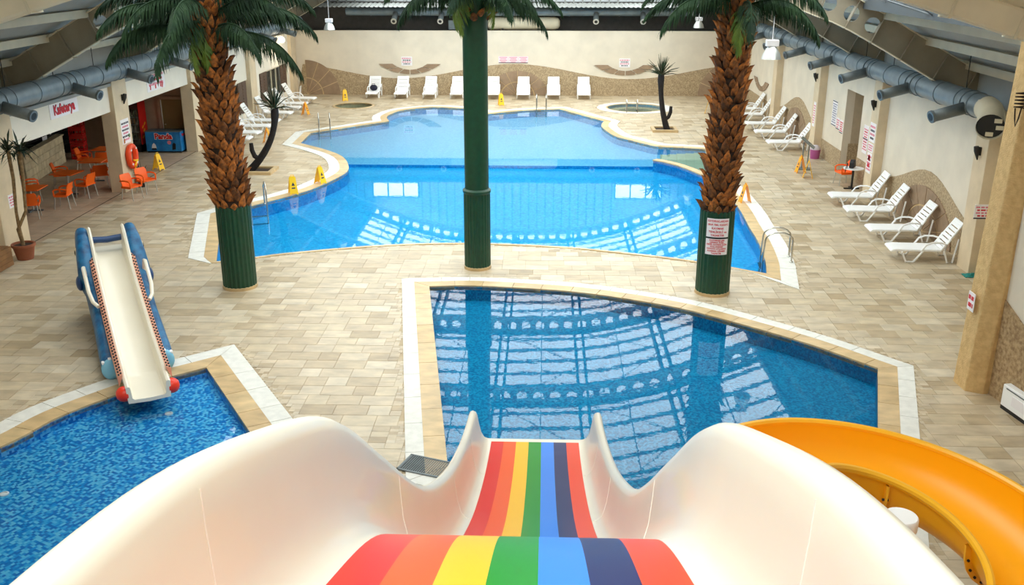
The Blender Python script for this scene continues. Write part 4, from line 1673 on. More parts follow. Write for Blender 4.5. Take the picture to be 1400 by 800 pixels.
# ---- pool ladders
def ladder(p, ang, label, h=.8, sp=.5, deep=.9, steps=3):
    t = thing('pool_ladder', label, 'ladder', (p[0], p[1], 0), ang, 'steel pool ladders')
    for s_ in (-1, 1):
        yy_ = s_ * sp / 2
        pts = [(-.55, yy_, 0), (-.55, yy_, h - .25)]
        for i in range(9):
            a = math.pi * (1 - i / 8)
            pts.append((-.2 + .35 * math.cos(a), yy_, h - .22 + .22 * math.sin(a)))
        pts += [(.18, yy_, 0), (.2, yy_, -deep)]
        MB().tube(pts, .024, 8).obj('rail', m_chrome, t, smooth=True)
        MB().lathe([(.05, 0), (.05, .015), (.026, .03)], 12).obj('foot_ring', m_chrome, t, loc=(-.55, yy_, 0.012))
    for i in range(steps):
        MB().box((.2, 0, -.2 - .26 * i), (.09, sp, .03)).obj('tread', m_chrome, t)
    return t


ladder((5.95, 24.75), R(180 - 6), 'steel ladder at the near right corner of the large pool')
ladder((-9.05, 29.6), R(-68), 'steel ladder half hidden behind the left palm\'s green sleeve')
q = fl(444, 179.5)
ladder((q.x, q.y), R(-78), 'steel ladder on the far left edge of the large pool, before the left loungers')
q = fl(740, 150.3)
ladder((q.x, q.y), R(-92), 'steel ladder at the middle of the far pool edge')
t = thing('whirlpool_rail', 'pair of short steel grab rails at the round whirlpool', 'handrail', (WR_C[0] - .3, WR_C[1] - 1.35, 0))
for s_ in (-1, 1):
    MB().tube([(s_ * .27, -.35, 0), (s_ * .27, -.3, .5), (s_ * .27, -.1, .62), (s_ * .27, .12, .5), (s_ * .27, .2, -.4)], .026, 8).obj('rail', m_chrome, t, smooth=True)


# ---- orange cafe set
def make_chair():
    t = thing('armchair', 'x', 'chair')
    MB().prism([(-.22, -.22), (.22, -.22), (.24, .2), (.16, .25), (-.16, .25), (-.24, .2)], .42, .45).obj('seat', m_orange, t, bevel=.01)
    bk = []
    for (z, y, wv) in ((.44, -.21, .22), (.6, -.24, .235), (.74, -.28, .235), (.82, -.31, .2)):
        bk.append([(-wv, y + .03, z), (-wv * .5, y, z), (wv * .5, y, z), (wv, y + .03, z), (wv, y + .055, z), (wv * .5, y + .025, z), (-wv * .5, y + .025, z), (-wv, y + .055, z)])
    MB().rings(bk).obj('backrest', m_orange, t, smooth=True)
    for s_ in (-1, 1):
        x = s_ * .255
        MB().tube([(x * .95, -.23, .62), (x, -.05, .65), (x, .12, .645), (x, .2, .60), (x * .95, .2, .43)], .026, 7).obj('armrest', m_orange, t, smooth=True)
        MB().box((s_ * .245, 0, .43), (.02, .40, .07)).obj('side_apron', m_orange, t)
        for f_, sp_ in ((.19, .05), (-.19, -.06)):
            MB().cyl((s_ * .2, f_, .43), (s_ * .23, f_ + sp_, 0), .015, n=7).obj('leg', m_alu, t)
    return t


ch = make_chair()
cu_ = [False]


def chair(x, y, a, lb, grp='orange cafe chairs'):
    o = ch if not cu_[0] else copy_tree(ch)
    cu_[0] = True
    o.location = (x, y, 0)
    o.rotation_euler = (0, 0, R(a))
    return tag(o, lb, 'chair', grp)


m_otop = mat('orange_table_top', srgb(236, 104, 30), .35, var=.06)


def make_table():
    t = thing('cafe_table', 'x', 'table')
    MB().box((0, 0, .735), (.8, .8, .03)).obj('table_top', m_otop, t, bevel=.01)
    MB().cyl((0, 0, .03), (0, 0, .72), .03, n=10).obj('pedestal', m_alu, t)
    b = MB()
    b.bar((-.3, 0, .025), (.3, 0, .025), .05, .04).bar((0, -.3, .025), (0, .3, .025), .05, .04)
    b.obj('foot', m_nozzle, t)
    return t


tb0 = make_table()
TB = [(-16.05, 29.1, 4), (-15.95, 31.35, -6), (-15.95, 33.35, 5), (-16.5, 35.6, 0)]
for i, (x, y, a) in enumerate(TB):
    o = tb0 if i == 0 else copy_tree(tb0)
    o.location = (x, y, 0)
    o.rotation_euler = (0, 0, R(a))
    tag(o, 'square orange cafe table, ' + ('nearest, beside the potted plant', 'second from the potted plant', 'third, left of the arcade column', 'farthest, in front of the dark bar')[i], 'table', 'cafe tables')
for x, y, a, lb in ((-15.65, 28.25, 20, 'orange armchair tucked under the near side of the nearest cafe table'), (-15.25, 29.55, 95, 'orange armchair on the pool side of the nearest cafe table'),
                    (-16.75, 30.5, -60, 'orange armchair at the far inner corner between the first two tables'), (-15.2, 31.0, 80, 'orange armchair on the pool side of the second cafe table'),
                    (-16.75, 32.5, -70, 'orange armchair on the bar side between second and third tables'), (-15.35, 32.45, 30, 'orange armchair at the near side of the third cafe table'),
                    (-15.15, 33.5, 95, 'orange armchair on the pool side of the third cafe table, close to the column'), (-17.15, 35.2, -80, 'orange armchair on the bar side of the farthest cafe table'),
                    (-16.2, 34.75, 10, 'orange armchair at the near side of the farthest cafe table')):
    chair(x, y, a, lb)
chair(-13.55, 30.75, -112, 'orange armchair standing alone at the arcade column, nearer one', 'two chairs at the column')
chair(-13.45, 31.7, -118, 'orange armchair standing alone at the arcade column, farther one', 'two chairs at the column')
chair(10.45, 33.75, 100, 'orange armchair behind the small white table by the doorway')

t = thing('round_table', 'small round white table on a black foot between the doorway and the loungers', 'table', (10.55, 33.05, 0))
MB().lathe([(.32, .70), (.34, .705), (.34, .73), (0, .735)], 28).obj('table_top', m_white_pl, t, smooth=True)
MB().cyl((0, 0, .03), (0, 0, .7), .035, n=10).obj('pedestal', m_black, t)
MB().bar((-.26, 0, .02), (.26, 0, .02), .06, .04).bar((0, -.26, .02), (0, .26, .02), .06, .04).obj('foot', m_black, t)
t = thing('handbag', 'black handbag standing on the small white table', 'bag', (10.5, 33.05, .745))
MB().prism([(-.17, 0), (.17, 0), (.15, .2), (.08, .27), (-.08, .27), (-.15, .2)], -.08, .08).obj('body', m_black, t, bevel=.03, rot=(R(90), 0, R(60)))
MB().tube([(-.2, -.1, .18), (-.26, -.14, .0), (-.27, -.14, -.14), (-.22, -.12, -.02), (-.18, -.1, .16)], .012, 6).obj('strap', m_black, t)

t = thing('waste_bin', 'purple waste bin with white liner at the foot of a right wall pilaster', 'bin', (10.66, 38.35, 0))
m_purple = mat('purple_plastic', srgb(170, 84, 140), .45)
MB().lathe([(.17, 0), (.2, .3), (.205, .36), (.19, .37)], 20).obj('bucket', m_purple, t, smooth=True)
MB().lathe([(.2, .34), (.2, .40), (.16, .48), (.08, .53), (0, .54)], 18).obj('liner', mat('bin_liner', srgb(200, 190, 196), .5), t, smooth=True)

t = thing('info_stand', 'grey stand with tilted board behind the two wet floor signs', 'stand', (9.75, 36.3, 0), R(-20))
for s_ in (-.1, .1): MB().cyl((s_, 0, .02), (s_, .05, 1.0), .022, n=8).obj('leg', m_nozzle, t)
MB().box((0, 0, .02), (.45, .4, .04)).obj('foot', m_nozzle, t, bevel=.01)
MB().box((.05, 0, 1.0), (.62, .45, .03), Matrix.Rotation(R(38), 3, 'Y')).obj('board', mat('stand_grey', srgb(120, 126, 122), .5), t, bevel=.008)

cl = MB()
rnd = random.Random(4)
n = 14
vs = []
for i in range(n):
    for j in range(n):
        e = min(i, j, n - 1 - i, n - 1 - j) / (n / 2)
        vs.append(((i / (n - 1) - .5) * .42 + rnd.uniform(-.012, .012), (j / (n - 1) - .5) * .3 + rnd.uniform(-.012, .012), .012 + e * (.05 + .05 * math.sin(i * 1.3) * math.cos(j * 1.1)) + rnd.uniform(0, .012)))
cl.add(vs, [(i * n + j, i * n + j + 1, (i + 1) * n + j + 1, (i + 1) * n + j) for i in range(n - 1) for j in range(n - 1)])
o = cl.obj('cloth', mat('teal_cloth', srgb(40, 130, 122), .9), loc=(10.72, 23.45, 0), smooth=True)
o.modifiers.new('thick', 'SOLIDIFY').thickness = .008
tag(o, 'crumpled teal cloth on the floor at the foot of the nearest right pilaster', 'cloth')

# ---- plant pot at the left column
t = thing('potted_plant', 'tall two-stemmed dracaena in a terracotta pot at the left column', 'plant', (-13.72, 24.1, 0))
MB().lathe([(.2, 0), (.27, .34), (.3, .35), (.3, .42), (.26, .42), (.25, .36), (0, .35)], 24).obj('pot', m_terra, t, smooth=True)
MB().lathe([(.25, .37), (0, .38)], 16).obj('soil', m_bark_d, t)
m_stem = mat('dracaena_stem', srgb(150, 122, 84), .8, vscale=10, col2=srgb(104, 82, 54))
m_drac = mat('dracaena_leaf', srgb(30, 48, 26), .5, rnd=.2)
top1 = on_y(27, 207, 24.1) - Vector((-13.72, 24.1, 0))
top2 = on_y(11, 206, 24.1) - Vector((-13.72, 24.1, 0))
for tp, k in ((top1, 1), (top2, -1)):
    st = MB().tube([(0, 0, .36), (-.05 - .02 * k, 0, .8), (tp.x * .45 + .06 * k, .02, tp.z * .45), (tp.x * .85, .03, tp.z * .75), tuple(tp)], [.05, .045, .04, .045, .05], 9)
    st.obj('stem', m_stem, t, smooth=True)
    rnd = random.Random(20 + k)
    for i in range(30):
        az, el = rnd.uniform(0, 6.28), R(rnd.uniform(-35, 75))
        L = rnd.uniform(.4, .62)
        d = Vector((math.cos(az) * math.cos(el), math.sin(az) * math.cos(el), math.sin(el)))
        sd = d.cross(Vector((0, 0, 1))).normalized() * .028
        b0 = tp + Vector((0, 0, rnd.uniform(-.12, .1)))
        md, tpp = b0 + d * L * .55 + Vector((0, 0, .03)), b0 + d * L + Vector((0, 0, -.12 * math.cos(el)))
        MB().add([b0 - sd * .5, b0 + sd * .5, md + sd, md - sd, tpp], [(0, 1, 2, 3), (3, 2, 4)]).obj('leaf', m_drac, t, fix=False)
t = thing('wooden_planter', 'brown wooden box at the foot of the left column, at the photo edge', 'box', (-14.05, 22.95, 0))
m_plank = mat('planter_wood', srgb(140, 98, 56), .7, var=.3, vscale=3, rnd=.15)
for i in range(4):
    MB().box((0, 0, .07 + i * .125), (.62, 1.2, .118)).obj('plank', m_plank, t, bevel=.006)
MB().box((0, 0, .52), (.54, 1.1, .02)).obj('lid', m_plank, t)
for i, (dx, dy) in enumerate(((.15, -.62), (.1, -.3))): pass

# black plant pot with spiky plant behind the lone chairs
t = thing('small_plant', 'small dark spiky plant behind the two lone orange chairs', 'plant', (-13.98, 32.55, 0))
MB().lathe([(.13, 0), (.17, .3), (.18, .33), (.15, .33), (0, .31)], 16).obj('pot', m_black, t, smooth=True)
rnd = random.Random(31)
for i in range(18):
    az, el = rnd.uniform(0, 6.28), R(rnd.uniform(35, 85))
    L = rnd.uniform(.4, .65)
    d = Vector((math.cos(az) * math.cos(el), math.sin(az) * math.cos(el), math.sin(el)))
    sd = d.cross(Vector((0, 0, 1))).normalized() * .03
    b0 = Vector((0, 0, .3))
    MB().add([b0 - sd * .5, b0 + sd * .5, b0 + d * L * .6 + sd, b0 + d * L * .6 - sd, b0 + d * L], [(0, 1, 2, 3), (3, 2, 4)]).obj('leaf', m_drac, t, fix=False)


# ================================================================== CAFE
t = thing('bar_counter_wall', 'low pale rough-stone counter wall at the back of the cafe', 'counter', (-18.35, 34.5, 0), math.atan2(4.17, -.7) - R(90))
m_stone = mat('rough_pale_stone', srgb(230, 214, 178), .9, vscale=4, bump=1, bscale=14, col2=srgb(206, 188, 150), rnd=.1)
rnd = random.Random(2)
MB().box((-.02, 0, .52), (.16, 4.4, 1.04)).obj('core', m_joint, t)
for r_ in range(4):
    yv = -2.2
    while yv < 2.15:
        L = min(rnd.uniform(.35, .75), 2.2 - yv)
        MB().box((.06, yv + L / 2, .13 + r_ * .26), (.08 + rnd.uniform(0, .02), L - .012, .25)).obj('stone', m_stone, t, bevel=.012)
        yv += L
MB().box((0, 0, 1.06), (.3, 4.45, .05)).obj('capping', m_stone, t)
m_cr = mat('red_crate', srgb(200, 26, 24), .45)
for i in range(5):
    t = thing('bottle_crate', 'red plastic bottle crate by the dark bar, ' + ('bottom of the stack', 'second from the bottom', 'middle of the stack', 'fourth from the bottom', 'top of the stack')[i], 'crate', (-18.35, 37.35, .30 * i), R(8), 'stack of red crates')
    w_ = MB()
    for s_ in (-1, 1):
        for z in (.04, .25):
            w_.box((s_ * .24, 0, z), (.02, .4, .07))
            w_.box((0, s_ * .2, z), (.5, .02, .07))
        for q in (-.24, 0, .24): w_.box((q, s_ * .2, .14), (.04, .02, .28))
        for q in (-.2, 0, .2): w_.box((s_ * .24, q, .14), (.02, .04, .28))
    w_.obj('lattice', m_cr, t)
    MB().box((0, 0, .015), (.5, .42, .03)).obj('bottom', m_cr, t)
t = thing('bar_shelf', 'dark shelf unit with bottles along the cafe back wall', 'shelf', (-19.3, 36.0, 0))
for z in (.5, 1.0, 1.5, 2.0): MB().box((0, 0, z), (.4, 5.0, .04)).obj('shelf_board', m_dark, t)
for y in (-2.5, 0, 2.5): MB().box((0, y, 1.1), (.4, .05, 2.2)).obj('upright', m_dark, t)
bm_ = MB().lathe([(.04, 0), (.042, .02), (.042, .18), (.016, .24), (.016, .31), (0, .31)], 10).mesh('bottle', True)
bmm = [mat('bottle_glass_green', srgb(40, 84, 50), .15), mat('bottle_pale', srgb(210, 206, 196), .3), mat('bottle_amber', srgb(150, 84, 30), .2)]
rnd = random.Random(8)
for i, (y, z) in enumerate([(34.2, 1.52), (34.7, 1.02), (35.3, 1.52), (36.5, 1.52), (36.9, 1.02), (37.4, 1.52), (37.8, 1.02), (38.0, 1.52)]):
    me = bm_.copy()
    me.materials.append(bmm[i % 3])
    o = link('bottle', me, None, None, (-19.2, y, z))
    tag(o, 'bottle standing on the dark shelf behind the cafe bar', 'bottle', 'bottles on the dark bar shelf')
# drinks cooler
t = thing('drinks_cooler', 'tall black glass-front drinks cooler with red side panel, left of the freezer', 'cooler', (-16.75, 39.05, 0))
b = MB()
b.box((-.33, 0, 1.0), (.06, .7, 2.0)).box((.33, 0, 1.0), (.04, .7, 2.0)).box((0, .33, 1.0), (.7, .05, 2.0)).box((0, 0, .15), (.7, .7, .3)).box((0, 0, 1.96), (.7, .7, .1))
b.obj('cabinet', m_black, t)
MB().box((0, -.34, 1.86), (.66, .03, .22)).obj('header', mat('cooler_header', srgb(60, 18, 18), .4), t)
for z in (.5, .8, 1.1, 1.4):
    MB().box((0, 0, z), (.62, .6, .02)).obj('shelf', m_nozzle, t)
MB().box((0, -.33, 1.03), (.6, .015, 1.45)).obj('glass_door', m_glass, t)
sp = MB().box((.365, 0, 1.15), (.03, .68, 1.7)).obj('side_panel', m_red, t)
for z, y in ((1.0, -.1), (.85, .0), (.6, -.15), (1.1, .1)):
    MB().box((.383, y, z), (.006, .16, .06), Matrix.Rotation(R(35), 3, 'X')).obj('yellow_mark', m_yellow, sp)
for k in range(4):
    for x in (-.2, -.07, .07, .2):
        o = link('drink_bottle', bm_.copy(), None, t, (x, -.12, .51 + .3 * k))
        o.data.materials.append(bmm[(k + int(x * 10)) % 3])
        o.scale = (.9, .9, .75)
# freezer
t = thing('ice_cream_freezer', 'blue chest freezer with red lettering in front of the brown door', 'freezer', (-15.47, 38.95, 0))
m_fz = mat('freezer_blue', srgb(20, 104, 176), .35, vscale=3, col2=srgb(38, 140, 206))
MB().box((0, 0, .46), (1.45, .66, .80)).obj('cabinet', m_fz, t, bevel=.02)
MB().box((0, 0, .04), (1.38, .6, .08)).obj('plinth', m_black, t)
MB().box((0, 0, .855), (1.45, .66, .03)).obj('rim', m_nozzle, t)
MB().box((0, 0, .885), (1.34, .58, .02)).obj('glass_lid', m_glass, t)
o = link('lettering', text_mesh('Panda', .3, bold=.012), m_red, t, (0.02, -.337, .66), (R(90), 0, 0))
o2 = link('lettering_outline', text_mesh('Panda', .3, bold=.03), m_sign, t, (0.02, -.334, .66), (R(90), 0, 0))
o = link('lettering', text_mesh('Panda', .15, bold=.006), m_red, t, (.729, .0, .70), (R(90), 0, R(90)))
MB().prism([(-.5, .18), (-.3, .18), (-.33, .32), (-.4, .40), (-.47, .32)], -.338, -.332, lambda a, b, c: (a, c, b)).obj('ice_cream_print', m_sign, t)
MB().prism([(-.5, .12), (-.3, .12), (-.32, .19), (-.48, .19)], -.338, -.332, lambda a, b, c: (a, c, b)).obj('ice_cream_print', m_black, t)
MB().prism([(.34, .12), (.48, .14), (.5, .36), (.42, .42), (.36, .34)], -.338, -.332, lambda a, b, c: (a, c, b)).obj('ice_cream_print', m_black, t)
MB().lathe([(.08, 0), (.08, .006), (0, .007)], 18).obj('round_badge', m_ink_p, t, loc=(.24, -.333, .42), rot=(R(90), 0, 0))
# door in the cafe end wall
dr = struct_root('door_1', (-15.35, 39.68, 0))
MB().box((0, -.03, 1.0), (.92, .05, 2.0)).obj('door_leaf', mat('ochre_door', srgb(150, 122, 76), .6, var=.12, vscale=2), dr, bevel=.008)
f = MB()
f.box((-.53, -.04, 1.03), (.12, .1, 2.1)).box((.53, -.04, 1.03), (.12, .1, 2.1)).box((0, -.04, 2.07), (1.16, .1, .12))
f.obj('door_frame', m_cafe_wall, dr)
MB().cyl((-.42, -.1, .2), (-.42, -.1, 2.0), .025, n=8).obj('pull_bar', m_alu, dr)
MB().cyl((-.32, -.06, 1.0), (-.32, -.14, 1.0), .03, n=8).obj('door_handle', m_alu, dr)

# perforated drain grate at the corner of the splash pool
gp_ = fl(583, 639)
t = thing('drain_grate', 'grey perforated drain grate at the near left corner of the splash pool', 'grate', (gp_.x, gp_.y, .016), R(-20))
fr_ = MB()
for q in (-.24, .24): fr_.box((0, q, .004), (.8, .03, .02)).box((q * 1.6, 0, .004), (.03, .5, .02))
fr_.obj('frame', m_nozzle, t)
sl_ = MB().box((0, 0, .003), (.016, .46, .012)).mesh('slat')
sl_.materials.append(m_nozzle)
for i in range(21): link('slat', sl_, None, t, (-.36 + i * .036, 0, 0))
MB().box((0, 0, -.004), (.76, .46, .004)).obj('pan', m_dark, t)


# ================================================================== SIGNS
def sign_root(name, label, cat, c, facing):
    """local x = right as read, y = up, z = out of the wall"""
    ax = {'-x': (0, -1, 0), '+x': (0, 1, 0), '-y': (1, 0, 0)}[facing]
    r_ = Vector(ax)
    u_ = Vector((0, 0, 1))
    n_ = r_.cross(u_)
    t = thing(name, label, cat)
    m_ = Matrix((r_, u_, n_)).transposed().to_4x4()
    m_.translation = Vector(c)
    t.matrix_world = m_
    return t


def dashes(parent, w_, lines, seed, mats, z=.012):
    """rows of small unreadable print: word-long ink strokes"""
    rnd = random.Random(seed)
    for i, (yv, hh, ml) in enumerate(lines):
        b = MB()
        x = -w_ * ml / 2
        while x < w_ * ml / 2 - .02:
            L = min(rnd.uniform(.05, .13), w_ * ml / 2 - x)
            b.box((x + L / 2, yv, z), (L, hh, .004))
            x += L + .025
        b.obj('print_line', mats[i % len(mats)], parent)


def plate(name, label, c, facing, w_, h_, nl, seed, mats, bars=(), pal=None, thick=.012):
    t = sign_root(name, label, 'sign', c, facing)
    MB().box((0, 0, thick / 2), (w_, h_, thick)).obj('panel', pal or m_sign, t)
    hh = h_ * .8 / nl * .55
    dashes(t, w_, [(h_ * .4 - (i + .5) * h_ * .8 / nl, hh, (.86, .7, .8, .6)[i % 4]) for i in range(nl)], seed, mats, thick + .002)
    for bb in bars:
        MB().box((0, bb, thick + .002), (w_, .035, .006)).obj('black_bar', m_ink_b, t)
    return t


XP = 10.70
plate('notice_board', 'framed white notice with black top and bottom bars left of the doorway', (XR, 37.45, 1.92), '-x', .62, .95, 9, 1, [mat('ink_grey', srgb(150, 150, 170), .6)], bars=(.44, -.44))
plate('notice_sign', 'white and pink notice touching the doorway\'s far edge, left of its twin', (XR, 36.88, 1.62), '-x', .4, .42, 4, 2, [m_ink_p], bars=(-.19,))
plate('notice_sign', 'white and pink notice right at the doorway\'s far edge', (XR, 36.42, 1.58), '-x', .4, .48, 5, 3, [m_ink_r], bars=(-.22,))
plate('notice_sign', 'pair of red printed notices on the wall just right of the doorway', (XR, 33.55, 1.62), '-x', .5, .95, 9, 4, [m_ink_p, m_ink_r], bars=(.02,))
plate('notice_sign', 'small faint pink notice between doorway and pilaster', (XR, 32.85, 1.72), '-x', .4, .4, 4, 5, [m_ink_p])
plate('notice_sign', 'white notice high on the pilaster right of the doorway', (XP, 32.0, 2.12), '-x', .56, .62, 4, 6, [m_ink_p, m_ink_b])
plate('notice_sign', 'pale pink notice in the middle of the pilaster right of the doorway', (XP, 32.02, 1.62), '-x', .5, .28, 3, 7, [m_ink_p])
t = plate('notice_sign', 'white prohibition notice low on the pilaster right of the doorway', (XP, 32.02, 1.12), '-x', .46, .66, 5, 8, [m_ink_p, m_ink_b])
MB().lathe([(.1, 0), (.1, .004), (.075, .004), (.075, 0)], 24).obj('prohibition_ring', m_ink_r, t, loc=(0, .17, .016))
MB().box((0, -.08, .017), (.22, .12, .005)).obj('red_patch', m_ink_r, t)
plate('notice_sign', 'tall narrow pink notice on the pilaster behind the grey stand', (XP, 39.15, 1.62), '-x', .3, .95, 8, 9, [m_ink_p])
plate('notice_sign', 'pink printed notice on the front of the nearest right pilaster', (10.82, 23.635, 1.62), '-y', .42, .36, 4, 10, [m_ink_p, m_ink_r], bars=(-.17,))
q = on_x(1331, 414, 7.77)
plate('notice_sign', 'small white sign with red figures on the ochre pillar', (7.765, 16.82, q.z), '-x', .26, .34, 2, 11, [m_ink_r])
# back wall
plate('depth_sign', 'small white depth sign above the left crescent on the back wall', (-7.92, YB, 1.9), '-y', .62, .5, 4, 12, [m_ink_p, m_ink_b])
plate('depth_sign', 'small white depth sign above the right crescent on the back wall', (4.45, YB, 1.84), '-y', .62, .5, 4, 13, [m_ink_p, m_ink_b])
t = sign_root('banner_sign', 'long pale pink banner sign on the back wall above the middle fan', 'sign', (-1.85, YB, 2.0), '-y')
for i, (x, w_) in enumerate(((-.57, .55), (0, .55), (.57, .55))):
    pn = MB().box((x, 0, .008), (w_, .36, .016)).obj('panel', mat('banner_pale', srgb(236, 218, 226), .5), t)
    d_ = MB()
    for r2 in range(4):
        d_.box((x, .13 - r2 * .085, .02), (w_ * (.8, .6, .75, .5)[r2], .03, .004))
    d_.obj('print_line', m_ink_p, t)
MB().box((0, -.17, .02), (1.66, .03, .006)).obj('black_bar', m_ink_b, t)
# left side
t = sign_root('cafeteria_sign', 'white sign with red Kafeterya lettering on the arcade lintel', 'sign', (XL - .02, 28.55, 3.3), '+x')
MB().box((0, 0, .01), (1.75, .42, .02)).obj('panel', m_sign, t)
o = link('lettering', text_mesh('Kafeterya', .37, bold=.014), m_ink_r, t, (0, .0, .028))
o.scale = (.92, 1.05, 1)
o = link('lettering_shadow', text_mesh('Kafeterya', .37, bold=.014), m_ink_b, t, (-.015, .018, .024))
o.scale = (.92, 1.05, 1)
t = plate('notice_sign', 'white notice with red pictograms on the lintel above the freezer', (XL - .02, 35.7, 3.2), '+x', 1.7, .56, 3, 14, [m_ink_p, m_ink_r])
for ch_ in [c for c in t.children if c.name.startswith('print_line')]: ch_.location.y += .10
MB().tube([(-.6, -.22, .02), (-.58, -.12, .02), (-.62, -.06, .02)], .02, 5).obj('pictogram', m_ink_r, t)
MB().box((-.1, -.15, .02), (.1, .14, .006)).obj('pictogram', m_ink_r, t)
MB().box((.42, -.12, .02), (.09, .2, .006), Matrix.Rotation(-.5, 3, 'Z')).obj('pictogram', m_ink_r, t)
MB().box((.56, -.16, .02), (.09, .2, .006), Matrix.Rotation(-.5, 3, 'Z')).obj('pictogram', m_ink_r, t)
XC = -14.175
t = plate('price_board', 'white price board with printed lines on the arcade column above the lifebuoy', (XC, 32.25, 1.98), '+x', .66, .82, 6, 15, [m_ink_b, m_ink_p])
MB().ellip((-.2, -.3, .02), (.06, .09, .004), 12, 6).obj('food_print', m_bark, t)
MB().ellip((.22, -.18, .02), (.07, .07, .004), 12, 6).obj('food_print', m_leaf_y, t)
plate('notice_sign', 'pink notice low on the left column behind the potted plant', (XC, 24.7, 1.42), '+x', .32, .36, 4, 16, [m_ink_p])
t = plate('no_smoking_sign', 'no smoking sign on a post above the stone counter wall', (-18.6, 35.3, 1.35), '+x', .34, .5, 1, 17, [m_ink_b])
MB().lathe([(.12, 0), (.12, .004), (.09, .004), (.09, 0)], 24).obj('prohibition_ring', m_ink_r, t, loc=(0, .06, .016))

# lifebuoy on the column
t = sign_root('lifebuoy', 'orange lifebuoy with yellow rope hanging on the arcade column', 'lifebuoy', (XC + .1, 32.3, 1.12), '+x')
pts = [(.29 * math.cos(2 * math.pi * i / 28), .34 * math.sin(2 * math.pi * i / 28), 0) for i in range(28)]
m_buoy = mat('buoy_orange', srgb(240, 74, 20), .45)
MB().tube(pts, .095, 12, closed=True).obj('ring', m_buoy, t, smooth=True)
for a in (45, 135, 225, 315):
    x, y = .29 * math.cos(R(a)), .34 * math.sin(R(a))
    MB().tube([(x * .9, y * .9, 0), (x * 1.1, y * 1.1, 0)], .102, 12).obj('white_band', m_sign, t, smooth=True)
MB().tube([(-.1, -.12, .08), (.06, -.16, .12), (.2, -.14, .1), (.06, -.2, .11), (-.06, -.3, .1), (0, -.5, .05)], .03, 7).obj('rope', m_yellow, t, smooth=True)

# notice on the right palm's sleeve, bent round it
pc = Vector((PR.x, PR.y + .4, 0))
t = thing('sleeve_notice', 'white notice with red warnings wrapped on the right palm\'s green sleeve', 'sign', (pc.x, pc.y, 1.05))
RS = .412


def bend_me(me, z=0):
    for v in me.vertices:
        a = v.co.x / RS - R(6)
        rr = RS + z
        v.co = Vector((rr * math.sin(a), -rr * math.cos(a), v.co.y))
    me.update()
    return me


def strip(w_, y0, y1, nx=14):
    b = MB()
    b.add([(-w_ / 2 + w_ * i / nx, y, 0) for i in range(nx + 1) for y in (y0, y1)], [(2 * i, 2 * i + 2, 2 * i + 3, 2 * i + 1) for i in range(nx)])
    return b.mesh('panel')


for y0, y1 in ((.42, .86), (.0, .38)):
    link('panel', bend_me(strip(.52, y0, y1), .006), m_sign, t)
link('black_bar', bend_me(strip(.52, .385, .415), .006), m_black, t)
for yv, txt, sz in ((.80, 'KAYDIRAKLARDAN', .072), (.715, 'GRUP, TERS, YÜZÜSTÜ', .058), (.63, 'KAYMAK', .068), (.545, 'TEHLİKELİ ve', .068), (.465, 'YASAKTIR', .068),
                    (.345, 'KAYDIRAKLARI', .05), (.295, 'ÇIKMAK İÇİN', .05), (.245, 'DEĞİL KAYMAK İÇİN', .05), (.195, 'KULLANINIZ', .05), (.145, 'HAVUZA ATLAMAK', .05), (.09, 'KOŞMAK GİRMEK', .05), (.035, 'YASAKTIR', .05)):
    me = text_mesh(txt, sz, bold=.0022)
    xs = [v.co.x for v in me.vertices]
    k = min(1, .46 / (max(xs) - min(xs)))
    for v in me.vertices: v.co.x *= k; v.co.y += yv
    link('lettering', bend_me(me, .010), m_ink_r, t)


# ================================================================== AIR DUCTS, LAMPS, WALL FITTINGS
def duct(label, x, z, r_, y0, y1, noz, side, hang=True):
    t = thing('air_duct', label, 'duct', (x, (y0 + y1) / 2, z))
    yc = (y0 + y1) / 2
    seg = 1.25
    n_ = int((y1 - y0) / seg)
    for k in range(n_):
        a, b = y0 + (y1 - y0) * k / n_ - yc, y0 + (y1 - y0) * (k + 1) / n_ - yc
        MB().tube([(0, a, 0), (0, b - .01, 0)], r_, 24).obj('pipe_section', m_duct, t, smooth=True)
        MB().tube([(0, b - .05, 0), (0, b + .02, 0)], r_ + .018, 24).obj('collar', m_duct, t, smooth=True)
        if k % 2 == 0 and hang:
            MB().cyl((0, b, r_), (0, b, min(rz(x - HX) - z - .05, 2.2)), .012, n=5).obj('hanger_wire', m_dark, t)
    for y in noz:
        nz = MB().tube([(-side * r_ * .6, y - yc, -.08), (-side * (r_ + .75), y - yc - .12, -.30)], [.15, .135], 16, caps=False).obj('nozzle', m_nozzle, t, smooth=True)
        nz.modifiers.new('wall', 'SOLIDIFY').thickness = .012
        MB().tube([(-side * (r_ + .70), y - yc - .112, -.285), (-side * (r_ + .76), y - yc - .122, -.303)], .152, 16).obj('nozzle_ring', m_nozzle, nz, smooth=True)
        MB().tube([(-side * (r_ + .755), y - yc - .121, -.3015), (-side * (r_ + .765), y - yc - .123, -.3045)], .095, 14).obj('nozzle_shade_disc', m_black, nz)  # black disc paints the shade inside the nozzle
        MB().tube([(0, y - yc - .2, 0), (0, y - yc - .17, 0)], r_ + .025, 24).obj('collar', m_duct, t, smooth=True)
        MB().tube([(0, y - yc + .17, 0), (0, y - yc + .2, 0)], r_ + .025, 24).obj('collar', m_duct, t, smooth=True)
    return t


